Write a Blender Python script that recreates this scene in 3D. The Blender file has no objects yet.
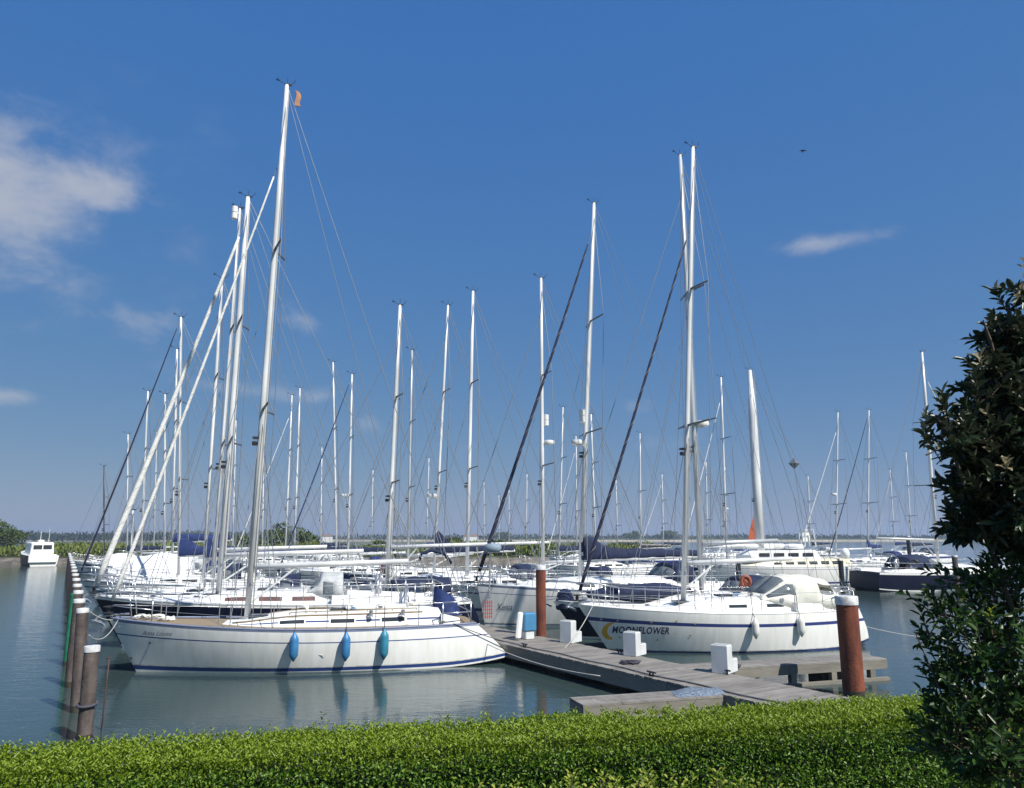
import bpy, math, random
import numpy as np
from mathutils import Vector, noise as mn

random.seed(7)
rng = np.random.default_rng(7)
R = math.radians
sc = bpy.context.scene
COL = sc.collection

# ------------------------------------------------------------------ camera, sky, sun
F = 740.0
PITCH = math.atan(143.0 / F)
EYE = 3.5
cp, sp_ = math.cos(PITCH), math.sin(PITCH)
cam = bpy.data.cameras.new('camera')
cam.sensor_width = 36.0
cam.lens = F / 1024 * 36.0
cam.clip_start = 0.05
cam.clip_end = 20000
camo = bpy.data.objects.new('camera', cam)
COL.objects.link(camo)
camo.location = (0, 0, EYE)
camo.rotation_euler = (math.pi / 2 + PITCH, 0, 0)
sc.camera = camo

SUN = Vector((1.12, -1.05, 1.8)).normalized()
sun_el = math.asin(SUN.z)
sun_az = math.atan2(SUN.x, SUN.y)
sl = bpy.data.lights.new('sun', 'SUN')
sl.energy = 5.0
sl.angle = R(0.53)
sl.color = (1.0, 0.955, 0.88)
so = bpy.data.objects.new('sun', sl)
COL.objects.link(so)
so.rotation_euler = (-SUN).to_track_quat('-Z', 'Y').to_euler()

world = bpy.data.worlds.new('World')
sc.world = world
world.use_nodes = True


def ray(px, py):
    u = (px - 512) / F
    v = (394 - py) / F
    return Vector((u, cp - v * sp_, sp_ + v * cp))


def build_world():
    nt = world.node_tree
    N, Lk = nt.nodes, nt.links
    N.clear()
    out = N.new('ShaderNodeOutputWorld')
    bg = N.new('ShaderNodeBackground')
    sky = N.new('ShaderNodeTexSky')
    sky.sky_type = 'NISHITA'
    sky.sun_disc = False
    sky.sun_elevation = sun_el
    sky.sun_rotation = sun_az
    sky.altitude = 0
    sky.air_density = 1.0
    sky.dust_density = 0.0
    sky.ozone_density = 4.0
    bg.inputs['Strength'].default_value = 0.062
    tc = N.new('ShaderNodeTexCoord')

    def M(op, a, b=None, c=None):
        n = N.new('ShaderNodeMath')
        n.operation = op
        for i, v in enumerate((a, b, c)):
            if v is None:
                continue
            if isinstance(v, (int, float)):
                n.inputs[i].default_value = v
            else:
                Lk.new(v, n.inputs[i])
        return n.outputs[0]
    sep = N.new('ShaderNodeSeparateXYZ')
    Lk.new(tc.outputs['Generated'], sep.inputs[0])
    az = M('ARCTAN2', sep.outputs[0], sep.outputs[1])
    el = M('ARCSINE', sep.outputs[2])
    mp = N.new('ShaderNodeMapping')
    mp.inputs['Scale'].default_value = (1.0, 1.0, 1.7)
    Lk.new(tc.outputs['Generated'], mp.inputs['Vector'])
    nz = N.new('ShaderNodeTexNoise')
    nz.inputs['Scale'].default_value = 12.0
    nz.inputs['Detail'].default_value = 10.0
    nz.inputs['Roughness'].default_value = 0.58
    nz.inputs['Distortion'].default_value = 0.2
    Lk.new(mp.outputs[0], nz.inputs['Vector'])
    # soft cloud patches: direction (az, el), half sizes, strength
    spots = [(-14, 165, 52, 34, 0.68), (82, 188, 56, 16, 0.66), (22, 228, 62, 20, 0.6), (850, 238, 44, 11, 0.72), (800, 248, 38, 9, 0.50),
             (155, 322, 36, 16, 0.50), (300, 320, 22, 11, 0.42), (285, 392, 52, 10, 0.46), (215, 385, 30, 8, 0.4),
             (640, 402, 20, 12, 0.45), (660, 440, 60, 12, 0.32), (12, 396, 22, 8, 0.48), (365, 422, 22, 9, 0.4),
             (515, 450, 60, 10, 0.22)]
    spots_off = [(-60, 20, 26, 9, .8), (-120, 34, 22, 10, .8), (150, 25, 30, 9, .8), (100, 15, 22, 6, .7), (-95, 12, 20, 5, .6)]
    tot = None

    def gauss(a0, e0, sa, se, k):
        da = M('DIVIDE', M('SUBTRACT', az, a0), sa)
        de = M('DIVIDE', M('SUBTRACT', el, e0), se)
        r2 = M('ADD', M('MULTIPLY', da, da), M('MULTIPLY', de, de))
        return M('MULTIPLY', M('POWER', 2.71828, M('MULTIPLY', r2, -1.0)), k)
    for (px, py, sx, sy, k) in spots:
        d = ray(px, py).normalized()
        g = gauss(math.atan2(d.x, d.y), math.asin(d.z), sx / F, sy / F, k)
        tot = g if tot is None else M('ADD', tot, g)
    for (a, e, sa, se, k) in spots_off:
        tot = M('ADD', tot, gauss(R(a), R(e), R(sa), R(se), k))
    m = M('ADD', M('MULTIPLY', tot, 0.9), M('MULTIPLY', M('SUBTRACT', nz.outputs['Fac'], 0.50), 1.9))
    mr = N.new('ShaderNodeMapRange')
    mr.interpolation_type = 'SMOOTHSTEP'
    mr.inputs['From Min'].default_value = 0.12
    mr.inputs['From Max'].default_value = 1.15
    mr.inputs['To Max'].default_value = 0.85
    Lk.new(m, mr.inputs['Value'])
    gate = M('MULTIPLY', mr.outputs[0], M('MINIMUM', M('MULTIPLY', tot, 4.0), 1.0))
    hs = N.new('ShaderNodeHueSaturation')
    hs.inputs['Saturation'].default_value = 1.28
    Lk.new(sky.outputs[0], hs.inputs['Color'])
    # camera-like response of the clear sky: a flatter run from zenith to horizon
    sc_ = N.new('ShaderNodeSeparateColor')
    cc_ = N.new('ShaderNodeCombineColor')
    Lk.new(hs.outputs[0], sc_.inputs[0])
    for i_, (a_, g_) in enumerate(((1.27, .50), (2.0, .36), (5.15, .06))):
        v_ = M('MULTIPLY', M('POWER', M('MAXIMUM', sc_.outputs[i_], 0.001), g_), a_)
        Lk.new(v_, cc_.inputs[i_])
    mix = N.new('ShaderNodeMix')
    mix.data_type = 'RGBA'
    Lk.new(gate, mix.inputs['Factor'])
    Lk.new(cc_.outputs[0], mix.inputs['A'])
    mix.inputs['B'].default_value = (5.6, 6.0, 7.0, 1)
    Lk.new(mix.outputs['Result'], bg.inputs['Color'])
    Lk.new(bg.outputs[0], out.inputs['Surface'])


build_world()
sc.view_settings.view_transform = 'Standard'
sc.view_settings.look = 'None'
sc.view_settings.exposure = 0.40
sc.view_settings.gamma = 1.0
sc.cycles.max_bounces = 8
sc.cycles.transparent_max_bounces = 12

# ------------------------------------------------------------------ helpers


def at_z(px, py, z):
    r = ray(px, py)
    s = (z - EYE) / r.z
    return Vector((r.x * s, r.y * s, z))


def at_y(px, py, Y):
    r = ray(px, py)
    s = Y / r.y
    return Vector((r.x * s, Y, EYE + r.z * s))


def tag(o, label=None, cat=None, group=None, kind=None):
    if label: o['label'] = label
    if cat: o['category'] = cat
    if group: o['group'] = group
    if kind: o['kind'] = kind
    return o


def empty(name, loc, rz=0.0, label=None, cat=None, group=None):
    o = bpy.data.objects.new(name, None)
    o.empty_display_size = 0.3
    COL.objects.link(o)
    o.location = loc
    o.rotation_euler = (0, 0, rz)
    return tag(o, label, cat, group)


MATS = {}


def mat(name, col, rough=0.5, metal=0.0, var=0.0, vscale=3.0, bump=0.0, bscale=40.0, spec=0.5, col2=None, stretch=(1, 1, 1), detail=5,
        lo=0.35, hi=0.65, coat=0.0, sheen=0.0):
    if name in MATS:
        return MATS[name]
    m = bpy.data.materials.new(name)
    m.use_nodes = True
    nt = m.node_tree
    N, Lk = nt.nodes, nt.links
    b = N['Principled BSDF']
    b.inputs['Roughness'].default_value = rough
    b.inputs['Metallic'].default_value = metal
    b.inputs['Specular IOR Level'].default_value = spec
    b.inputs['Coat Weight'].default_value = coat
    b.inputs['Coat Roughness'].default_value = 0.08
    c1 = (*col, 1)
    if var > 0 or col2 is not None:
        tc = N.new('ShaderNodeTexCoord')
        mp = N.new('ShaderNodeMapping')
        mp.inputs['Scale'].default_value = stretch
        Lk.new(tc.outputs['Object'], mp.inputs[0])
        nz = N.new('ShaderNodeTexNoise')
        nz.inputs['Scale'].default_value = vscale
        nz.inputs['Detail'].default_value = detail
        Lk.new(mp.outputs[0], nz.inputs['Vector'])
        rp = N.new('ShaderNodeMapRange')
        rp.inputs['From Min'].default_value = lo
        rp.inputs['From Max'].default_value = hi
        Lk.new(nz.outputs['Fac'], rp.inputs['Value'])
        mx = N.new('ShaderNodeMix')
        mx.data_type = 'RGBA'
        Lk.new(rp.outputs[0], mx.inputs['Factor'])
        if col2 is None:
            mx.inputs['A'].default_value = (*[c * (1 - var) for c in col], 1)
            mx.inputs['B'].default_value = (*[min(1, c * (1 + var)) for c in col], 1)
        else:
            mx.inputs['A'].default_value = c1
            mx.inputs['B'].default_value = (*col2, 1)
        Lk.new(mx.outputs['Result'], b.inputs['Base Color'])
    else:
        b.inputs['Base Color'].default_value = c1
    if bump > 0:
        tc2 = N.new('ShaderNodeTexCoord')
        n2 = N.new('ShaderNodeTexNoise')
        n2.inputs['Scale'].default_value = bscale
        n2.inputs['Detail'].default_value = 4
        Lk.new(tc2.outputs['Object'], n2.inputs['Vector'])
        bp = N.new('ShaderNodeBump')
        bp.inputs['Strength'].default_value = bump
        bp.inputs['Distance'].default_value = 0.02
        Lk.new(n2.outputs['Fac'], bp.inputs['Height'])
        Lk.new(bp.outputs[0], b.inputs['Normal'])
    MATS[name] = m
    return m


GEL = mat('white_gelcoat', (0.70, 0.70, 0.65), 0.24, col2=(0.79, 0.79, 0.765), vscale=2.2, coat=0.3, stretch=(3, 1, .45), detail=7)
GEL2 = mat('deck_gelcoat', (0.78, 0.78, 0.75), 0.42, var=0.05, vscale=2.5)
GELC = mat('cream_gelcoat', (0.72, 0.67, 0.50), 0.35, var=0.05, vscale=2.0)
NAVYH = mat('navy_gelcoat', (0.008, 0.010, 0.026), 0.3, var=0.15, vscale=1.2, coat=0.0, spec=0.3)
BLUE = mat('blue_stripe_paint', (0.022, 0.052, 0.19), 0.3, var=0.08, vscale=3)
DKBLUE = mat('dark_blue_stripe_paint', (0.03, 0.045, 0.17), 0.3, var=0.08, vscale=3)
GREYBLUE = mat('grey_blue_rub_rail', (0.16, 0.19, 0.28), 0.45, var=0.1)
ANTI = mat('antifouling_paint', (0.02, 0.05, 0.06), 0.7, var=0.3)
NAVYC = mat('navy_canvas', (0.006, 0.014, 0.048), 0.85, var=0.35, vscale=7, bump=0.5, bscale=9)
ROYALC = mat('royal_blue_canvas', (0.009, 0.024, 0.105), 0.85, var=0.3, vscale=5, bump=0.5, bscale=9)
CREAMC = mat('cream_canvas', (0.60, 0.60, 0.53), 0.8, var=0.08, vscale=3, bump=0.35, bscale=6)
GREYC = mat('grey_canvas', (0.42, 0.44, 0.44), 0.75, var=0.15, vscale=5, bump=0.4, bscale=7)
WHITEC = mat('white_cover_sheet', (0.74, 0.75, 0.76), 0.6, var=0.06, vscale=2, bump=0.5, bscale=3)
SAILW = mat('rolled_sailcloth', (0.68, 0.68, 0.64), 0.7, var=0.14, vscale=9, stretch=(1, 1, 3), bump=0.3, bscale=20)
SAILN = mat('navy_sail_strip', (0.009, 0.011, 0.036), 0.8, var=0.5, vscale=10, bump=0.4, bscale=20)
SCUM = mat('waterline_scum', (0.42, 0.40, 0.30), 0.5, col2=(0.70, 0.70, 0.64), vscale=3, stretch=(2, 1, 4))
TEAK = mat('weathered_teak', (0.24, 0.185, 0.115), 0.7, var=0.22, vscale=8, stretch=(1, 8, 1))
ALU = mat('painted_mast', (0.52, 0.535, 0.535), 0.33, col2=(0.72, 0.73, 0.72), vscale=1.3, stretch=(1, 1, .35), metal=0.05)
ALUG = mat('anodised_mast', (0.50, 0.53, 0.54), 0.38, metal=0.35, var=0.08, vscale=2, stretch=(1, 1, .4))
STEEL = mat('stainless_steel', (0.55, 0.56, 0.57), 0.28, metal=0.75, var=0.05)
WIRE = mat('rigging_wire', (0.26, 0.28, 0.30), 0.45, metal=0.4, var=0.1)
SPRD = mat('grey_spreader_metal', (0.13, 0.14, 0.15), 0.4, metal=0.3, var=0.1)
BLACK = mat('black_fitting', (0.02, 0.02, 0.022), 0.45, var=0.2)
GLASS = mat('tinted_window', (0.03, 0.035, 0.04), 0.09, var=0.3, vscale=2, spec=0.8)
ROPE = mat('pale_rope', (0.42, 0.41, 0.38), 0.9, var=0.2, vscale=40)
ROPED = mat('dark_rope', (0.06, 0.06, 0.08), 0.9, var=0.2, vscale=40)
FBLUE = mat('blue_fender_vinyl', (0.035, 0.17, 0.36), 0.42, var=0.16, vscale=7)
FTEAL = mat('teal_fender_vinyl', (0.03, 0.20, 0.30), 0.42, var=0.16, vscale=7)
FWHITE = mat('white_fender_vinyl', (0.66, 0.66, 0.61), 0.4, var=0.08, vscale=7)
ORANGE = mat('orange_cover', (0.45, 0.10, 0.035), 0.7, var=0.15)
RED = mat('red_plastic', (0.34, 0.06, 0.06), 0.6, var=0.2)
WOODD = mat('varnished_wood', (0.10, 0.05, 0.045), 0.35, var=0.3)
PLAST = mat('grey_white_plastic', (0.60, 0.62, 0.62), 0.5, var=0.08, bump=0.2)
BOXBLUE = mat('blue_plastic', (0.06, 0.21, 0.38), 0.4, var=0.08)
CAPM = mat('white_pile_cap', (0.36, 0.35, 0.33), 0.55, col2=(0.62, 0.63, 0.64), vscale=6, bump=0.2, lo=.3, hi=.55)
YELLOW = mat('yellow_vinyl', (0.70, 0.36, 0.03), 0.4, var=0.1)
LETTER = mat('dark_blue_vinyl', (0.02, 0.02, 0.10), 0.4, var=0.1)
TAN = mat('tan_flag_cloth', (0.38, 0.20, 0.11), 0.9, var=0.2)


def clear_mat():
    m = bpy.data.materials.new('clear_vinyl_window')
    m.use_nodes = True
    nt = m.node_tree
    N, Lk = nt.nodes, nt.links
    b = N['Principled BSDF']
    b.inputs['Base Color'].default_value = (0.22, 0.25, 0.27, 1)
    b.inputs['Roughness'].default_value = 0.10
    tr = N.new('ShaderNodeBsdfTransparent')
    tr.inputs[0].default_value = (0.62, 0.66, 0.68, 1)
    mx = N.new('ShaderNodeMixShader')
    nz = N.new('ShaderNodeTexNoise')
    nz.inputs['Scale'].default_value = 3.0
    bp = N.new('ShaderNodeBump')
    bp.inputs['Strength'].default_value = 0.35
    bp.inputs['Distance'].default_value = 0.05
    Lk.new(nz.outputs['Fac'], bp.inputs['Height'])
    Lk.new(bp.outputs[0], b.inputs['Normal'])
    mx.inputs[0].default_value = 0.5
    Lk.new(tr.outputs[0], mx.inputs[1])
    Lk.new(b.outputs[0], mx.inputs[2])
    Lk.new(mx.outputs[0], N['Material Output'].inputs[0])
    return m


CLEAR = clear_mat()


class MB:
    def __init__(s):
        s.v = []
        s.f = []
        s.m = []

    def add(s, vs, fs, mi=0):
        o = len(s.v)
        s.v += [tuple(v) for v in vs]
        s.f += [tuple(i + o for i in f) for f in fs]
        s.m += [mi] * len(fs)

    def box(s, c, d, rz=0.0, mi=0, ry=0.0, bev=0.0):
        x, y, z = d[0] / 2, d[1] / 2, d[2] / 2
        cr, sr = math.cos(rz), math.sin(rz)
        cy, sy = math.cos(ry), math.sin(ry)
        vs = []
        b = min(bev, x * .9, y * .9, z * .9)
        if b <= 0:
            pts = [(i * x, j * y, k * z) for i in (-1, 1) for j in (-1, 1) for k in (-1, 1)]
            fs = [(0, 1, 3, 2), (4, 6, 7, 5), (0, 4, 5, 1), (2, 3, 7, 6), (0, 2, 6, 4), (1, 5, 7, 3)]
        else:
            pts = []
            for k, xx, yy in ((-z, x - b, y - b), (-z + b, x, y), (z - b, x, y), (z, x - b, y - b)):
                xb, yb = xx, yy
                pts += [(-xb + b, -yb, k), (xb - b, -yb, k), (xb, -yb + b, k), (xb, yb - b, k), (xb - b, yb, k), (-xb + b, yb, k), (-xb, yb - b, k), (-xb, -yb + b, k)]
            fs = [tuple(reversed(range(8))), tuple(range(24, 32))]
            for r in range(3):
                for i in range(8):
                    fs.append((r * 8 + i, r * 8 + (i + 1) % 8, r * 8 + 8 + (i + 1) % 8, r * 8 + 8 + i))
        for (px, py, pz) in pts:
            px, pz = px * cy + pz * sy, -px * sy + pz * cy
            vs.append((c[0] + px * cr - py * sr, c[1] + px * sr + py * cr, c[2] + pz))
        s.add(vs, fs, mi)

    def tube(s, pts, r, n=8, mi=0, cap=True, sx=1.0):
        pts = [Vector(p) for p in pts]
        rs = r if isinstance(r, (list, tuple)) else [r] * len(pts)
        vs, fs = [], []
        up0 = None
        for i, p in enumerate(pts):
            a = pts[max(0, i - 1)]
            b = pts[min(len(pts) - 1, i + 1)]
            t = (b - a)
            if t.length < 1e-9: t = Vector((0, 0, 1))
            t.normalize()
            if up0 is None:
                up0 = Vector((1, 0, 0)) if abs(t.x) < 0.8 else Vector((0, 0, 1))
            e1 = (up0 - t * up0.dot(t)).normalized()
            e2 = t.cross(e1)
            up0 = e1
            for k in range(n):
                an = 2 * math.pi * k / n
                vs.append(p + (e1 * math.cos(an) * sx + e2 * math.sin(an)) * rs[i])
        for i in range(len(pts) - 1):
            for k in range(n):
                fs.append((i * n + k, i * n + (k + 1) % n, (i + 1) * n + (k + 1) % n, (i + 1) * n + k))
        if cap:
            fs.append(tuple(reversed(range(n))))
            fs.append(tuple((len(pts) - 1) * n + k for k in range(n)))
        s.add(vs, fs, mi)

    def lathe(s, prof, c=(0, 0, 0), n=16, mi=0, axis='z'):
        vs, fs = [], []
        for (r, h) in prof:
            for k in range(n):
                a = 2 * math.pi * k / n
                q = (r * math.cos(a), r * math.sin(a), h)
                if axis == 'x': q = (h, q[0], q[1])
                if axis == 'y': q = (q[0], h, q[1])
                vs.append((c[0] + q[0], c[1] + q[1], c[2] + q[2]))
        for i in range(len(prof) - 1):
            for k in range(n):
                fs.append((i * n + k, i * n + (k + 1) % n, (i + 1) * n + (k + 1) % n, (i + 1) * n + k))
        fs.append(tuple(reversed(range(n))))
        fs.append(tuple((len(prof) - 1) * n + k for k in range(n)))
        s.add(vs, fs, mi)

    def grid(s, P, mi=0, close=False):
        h, w = len(P), len(P[0])
        vs = [q for row in P for q in row]
        fs = []
        for i in range(h - 1):
            for j in range(w if close else w - 1):
                fs.append((i * w + j, i * w + (j + 1) % w, (i + 1) * w + (j + 1) % w, (i + 1) * w + j))
        s.add(vs, fs, mi)

    def build(s, name, mats, parent=None, smooth=False, angle=None):
        me = bpy.data.meshes.new(name)
        me.from_pydata(s.v, [], s.f)
        if not isinstance(mats, (list, tuple)): mats = [mats]
        for m in mats: me.materials.append(m)
        me.polygons.foreach_set('material_index', s.m)
        if smooth or angle:
            me.polygons.foreach_set('use_smooth', [True] * len(me.polygons))
        me.update()
        if angle:
            me.set_sharp_from_angle(angle=R(angle))
        o = bpy.data.objects.new(name, me)
        COL.objects.link(o)
        if parent is not None: o.parent = parent
        return o


def solid(P, thick, name, m, parent, smooth=True):
    """grid of points -> sheet with thickness (offset along +normal)"""
    h, w = len(P), len(P[0])
    nb = MB()
    top = [[None] * w for _ in range(h)]
    for i in range(h):
        for j in range(w):
            a = Vector(P[min(h - 1, i + 1)][j]) - Vector(P[max(0, i - 1)][j])
            b = Vector(P[i][min(w - 1, j + 1)]) - Vector(P[i][max(0, j - 1)])
            nrm = a.cross(b)
            if nrm.length > 1e-9: nrm.normalize()
            top[i][j] = Vector(P[i][j]) + nrm * thick
    nb.grid(P)
    nb.grid([list(reversed(r)) for r in top])
    ring = [P[0][j] for j in range(w)] + [P[i][w - 1] for i in range(1, h)] + [P[h - 1][j] for j in range(w - 2, -1, -1)] + [P[i][0] for i in range(h - 2, 0, -1)]
    ringt = [top[0][j] for j in range(w)] + [top[i][w - 1] for i in range(1, h)] + [top[h - 1][j] for j in range(w - 2, -1, -1)] + [top[i][0] for i in range(h - 2, 0, -1)]
    nb.grid([ringt, ring], close=True)
    return nb.build(name, m, parent, angle=40 if smooth else None)


# ------------------------------------------------------------------ setting: water, land, haze
def water_mat():
    m = bpy.data.materials.new('harbour_water')
    m.use_nodes = True
    nt = m.node_tree
    N, Lk = nt.nodes, nt.links
    b = N['Principled BSDF']
    b.inputs['Roughness'].default_value = 0.05
    b.inputs['IOR'].default_value = 1.33
    tc = N.new('ShaderNodeTexCoord')
    h = None
    for (scl, st, rot, amp, det) in ((0.9, (1, 2.2, 1), 20, 0.55, 3), (3.4, (1, 2.4, 1), 8, 0.28, 3), (12.0, (1, 1.8, 1), -10, 0.11, 2)):
        mp = N.new('ShaderNodeMapping')
        mp.inputs['Scale'].default_value = st
        mp.inputs['Rotation'].default_value = (0, 0, R(rot))
        Lk.new(tc.outputs['Object'], mp.inputs[0])
        nz = N.new('ShaderNodeTexNoise')
        nz.inputs['Scale'].default_value = scl
        nz.inputs['Detail'].default_value = det
        nz.inputs['Distortion'].default_value = 0.6
        Lk.new(mp.outputs[0], nz.inputs['Vector'])
        mu = N.new('ShaderNodeMath')
        mu.operation = 'MULTIPLY'
        mu.inputs[1].default_value = amp
        Lk.new(nz.outputs['Fac'], mu.inputs[0])
        if h is None:
            h = mu.outputs[0]
        else:
            ad = N.new('ShaderNodeMath')
            ad.operation = 'ADD'
            Lk.new(h, ad.inputs[0])
            Lk.new(mu.outputs[0], ad.inputs[1])
            h = ad.outputs[0]
    bp = N.new('ShaderNodeBump')
    bp.inputs['Strength'].default_value = 1.0
    bp.inputs['Distance'].default_value = 0.085
    # wind ripples outside the rows of piles, calmer water between the moored yachts
    sx_ = N.new('ShaderNodeSeparateXYZ')
    Lk.new(tc.outputs['Object'], sx_.inputs[0])
    ma = N.new('ShaderNodeMath')
    ma.operation = 'MULTIPLY_ADD'
    ma.inputs[1].default_value = 0.62
    Lk.new(sx_.outputs[1], ma.inputs[0])
    Lk.new(sx_.outputs[0], ma.inputs[2])
    cal = N.new('ShaderNodeMapRange')
    cal.interpolation_type = 'SMOOTHSTEP'
    for k_, v_ in (('From Min', -0.5), ('From Max', 4.5), ('To Min', 0.24), ('To Max', 0.17)): cal.inputs[k_].default_value = v_
    Lk.new(ma.outputs[0], cal.inputs['Value'])
    opn = N.new('ShaderNodeMapRange')
    opn.interpolation_type = 'SMOOTHSTEP'
    for k_, v_ in (('From Min', 21.0), ('From Max', 29.0), ('To Min', 0.0), ('To Max', 0.08)): opn.inputs[k_].default_value = v_
    Lk.new(ma.outputs[0], opn.inputs['Value'])
    sm_ = N.new('ShaderNodeMath')
    sm_.operation = 'ADD'
    Lk.new(cal.outputs[0], sm_.inputs[0])
    Lk.new(opn.outputs[0], sm_.inputs[1])
    mh_ = N.new('ShaderNodeMath')
    mh_.operation = 'MULTIPLY'
    Lk.new(h, mh_.inputs[0])
    Lk.new(sm_.outputs[0], mh_.inputs[1])
    h = mh_.outputs[0]
    Lk.new(h, bp.inputs['Height'])
    Lk.new(bp.outputs[0], b.inputs['Normal'])
    nz = N.new('ShaderNodeTexNoise')
    nz.inputs['Scale'].default_value = 0.05
    Lk.new(tc.outputs['Object'], nz.inputs['Vector'])
    mx = N.new('ShaderNodeMix')
    mx.data_type = 'RGBA'
    mx.inputs['A'].default_value = (0.026, 0.046, 0.048, 1)
    mx.inputs['B'].default_value = (0.042, 0.066, 0.062, 1)
    Lk.new(nz.outputs['Fac'], mx.inputs['Factor'])
    Lk.new(mx.outputs['Result'], b.inputs['Base Color'])
    return m


w = MB()
w.add([(-9000, -300, 0), (9000, -300, 0), (9000, 12000, 0), (-9000, 12000, 0)], [(0, 1, 2, 3)])
tag(w.build('water', water_mat()), kind='structure')

GRASS = mat('bank_grass', (0.045, 0.075, 0.018), 0.9, var=0.5, vscale=2, bump=0.6, bscale=30)
# near dike the photographer stands on
g = MB()
rows = []
for Y, z in ((-40, 1.9), (2, 1.9), (4, 1.35), (7.5, 1.2), (9.5, 0.4), (11, -0.6)):
    rows.append([(x, Y + (x * 0.265 if Y > 3 else 0), z + 0.05 * mn.noise(Vector((x, Y, 0)))) for x in range(-60, 61, 4)])
g.grid(rows)
tag(g.build('grassy_dike_ground', GRASS, smooth=True), kind='structure')

BANKM = mat('reedy_bank', (0.055, 0.06, 0.02), 0.95, var=0.5, vscale=0.25, bump=0.8, bscale=3)
STONE = mat('breakwater_stone', (0.13, 0.115, 0.095), 0.9, var=0.45, vscale=1.2, bump=1.0, bscale=2)
g = MB()
prof = [(0, -0.6), (0.6, 0.35), (1.3, 0.75), (3.5, 0.9), (8, 1.0), (16, 0.9), (22, -0.5)]
rows = []
for dy, z in prof:
    rows.append([(x, 99 + dy + 1.0 * mn.noise(Vector((x * 0.05, 0, 0))) + 0.04 * (x + 60), z + (0.18 * mn.noise(Vector((x * 0.6, dy, 3))) if z > 0 else 0)) for x in np.arange(-190, 22, 1.5)])
g.grid(rows)
nc = len(rows[0]) - 1
g.m = [1 if i < nc * 2 else 0 for i in range(len(g.f))]
tag(g.build('shore_bank', [BANKM, STONE], smooth=True), kind='structure')

# low land along the horizon
FARM = mat('far_meadow', (0.07, 0.085, 0.045), 0.95, var=0.4, vscale=0.02)
SANDM = mat('far_beach', (0.34, 0.30, 0.22), 0.95, var=0.2, vscale=0.02)
g = MB()
rows = []
for dy, z in ((0, -0.3), (3, 0.5), (9, 1.1), (40, 1.6), (700, 2.5), (1500, -1)):
    rows.append([(x, 620 + dy + 60 * mn.noise(Vector((x * 0.002, 0, 7))) + abs(x) * 0.12, z) for x in range(-1400, 1500, 40)])
g.grid(rows)
nc = len(rows[0]) - 1
g.m = [1 if i < nc * 2 else 0 for i in range(len(g.f))]
tag(g.build('far_shore_land', [FARM, SANDM], smooth=True), kind='structure')

# ------------------------------------------------------------------ foliage


def leaf_mat(name, cols, trans=0.3, rough=0.45, under=None):
    m = bpy.data.materials.new(name)
    m.use_nodes = True
    nt = m.node_tree
    N, Lk = nt.nodes, nt.links
    b = N['Principled BSDF']
    b.inputs['Roughness'].default_value = rough
    at = N.new('ShaderNodeAttribute')
    at.attribute_name = 'rnd'
    rp = N.new('ShaderNodeValToRGB')
    el = rp.color_ramp.elements
    while len(el) < len(cols): el.new(0.5)
    for i, c in enumerate(cols):
        el[i].position = i / (len(cols) - 1)
        el[i].color = (*c, 1)
    Lk.new(at.outputs['Fac'], rp.inputs[0])
    src = rp.outputs[0]
    if under:
        ge = N.new('ShaderNodeNewGeometry')
        mx = N.new('ShaderNodeMix')
        mx.data_type = 'RGBA'
        Lk.new(ge.outputs['Backfacing'], mx.inputs['Factor'])
        Lk.new(src, mx.inputs['A'])
        mx.inputs['B'].default_value = (*under, 1)
        src = mx.outputs['Result']
    Lk.new(src, b.inputs['Base Color'])
    tr = N.new('ShaderNodeBsdfTranslucent')
    Lk.new(src, tr.inputs[0])
    ms = N.new('ShaderNodeMixShader')
    ms.inputs[0].default_value = trans
    Lk.new(b.outputs[0], ms.inputs[1])
    Lk.new(tr.outputs[0], ms.inputs[2])
    Lk.new(ms.outputs[0], N['Material Output'].inputs[0])
    return m


def unit(a):
    return a / np.maximum(np.linalg.norm(a, axis=-1, keepdims=True), 1e-9)


def leaves(name, P, D, Nn, Ln, Wd, m, parent=None, rnd=None, fold=0.25):
    """P base points, D leaf direction, Nn leaf normal hint, Ln length, Wd width; each leaf = 2 folded halves (6 verts, 2 quads)"""
    n = len(P)
    D = unit(D)
    S = unit(np.cross(D, Nn))
    U = np.cross(S, D)
    Ln = np.asarray(Ln).reshape(-1, 1) * np.ones((n, 1))
    Wd = np.asarray(Wd).reshape(-1, 1) * np.ones((n, 1))
    tip = P + D * Ln - U * Ln * 0.12
    m1 = P + D * Ln * 0.34
    m2 = P + D * Ln * 0.7 - U * Ln * 0.03
    up = U * Wd * fold
    V = np.stack([P, m1 - S * Wd * .5 + up, m2 - S * Wd * .38 + up, tip, m2 + S * Wd * .38 + up, m1 + S * Wd * .5 + up], 1).reshape(-1, 3)
    idx = np.arange(n)[:, None] * 6
    Fc = np.concatenate([idx + np.array([[0, 3, 2, 1]]), idx + np.array([[0, 5, 4, 3]])], 1).reshape(-1)
    me = bpy.data.meshes.new(name)
    me.vertices.add(n * 6)
    me.vertices.foreach_set('co', V.ravel())
    me.loops.add(n * 8)
    me.loops.foreach_set('vertex_index', Fc.astype(np.int32))
    me.polygons.add(n * 2)
    me.polygons.foreach_set('loop_start', np.arange(0, n * 8, 4, dtype=np.int32))
    me.update(calc_edges=True)
    if rnd is None: rnd = rng.random(n)
    at = me.attributes.new('rnd', 'FLOAT', 'FACE')
    at.data.foreach_set('value', np.repeat(rnd, 2).astype(np.float32))
    me.materials.append(m)
    me.validate()
    o = bpy.data.objects.new(name, me)
    COL.objects.link(o)
    if parent is not None: o.parent = parent
    return o


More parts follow.
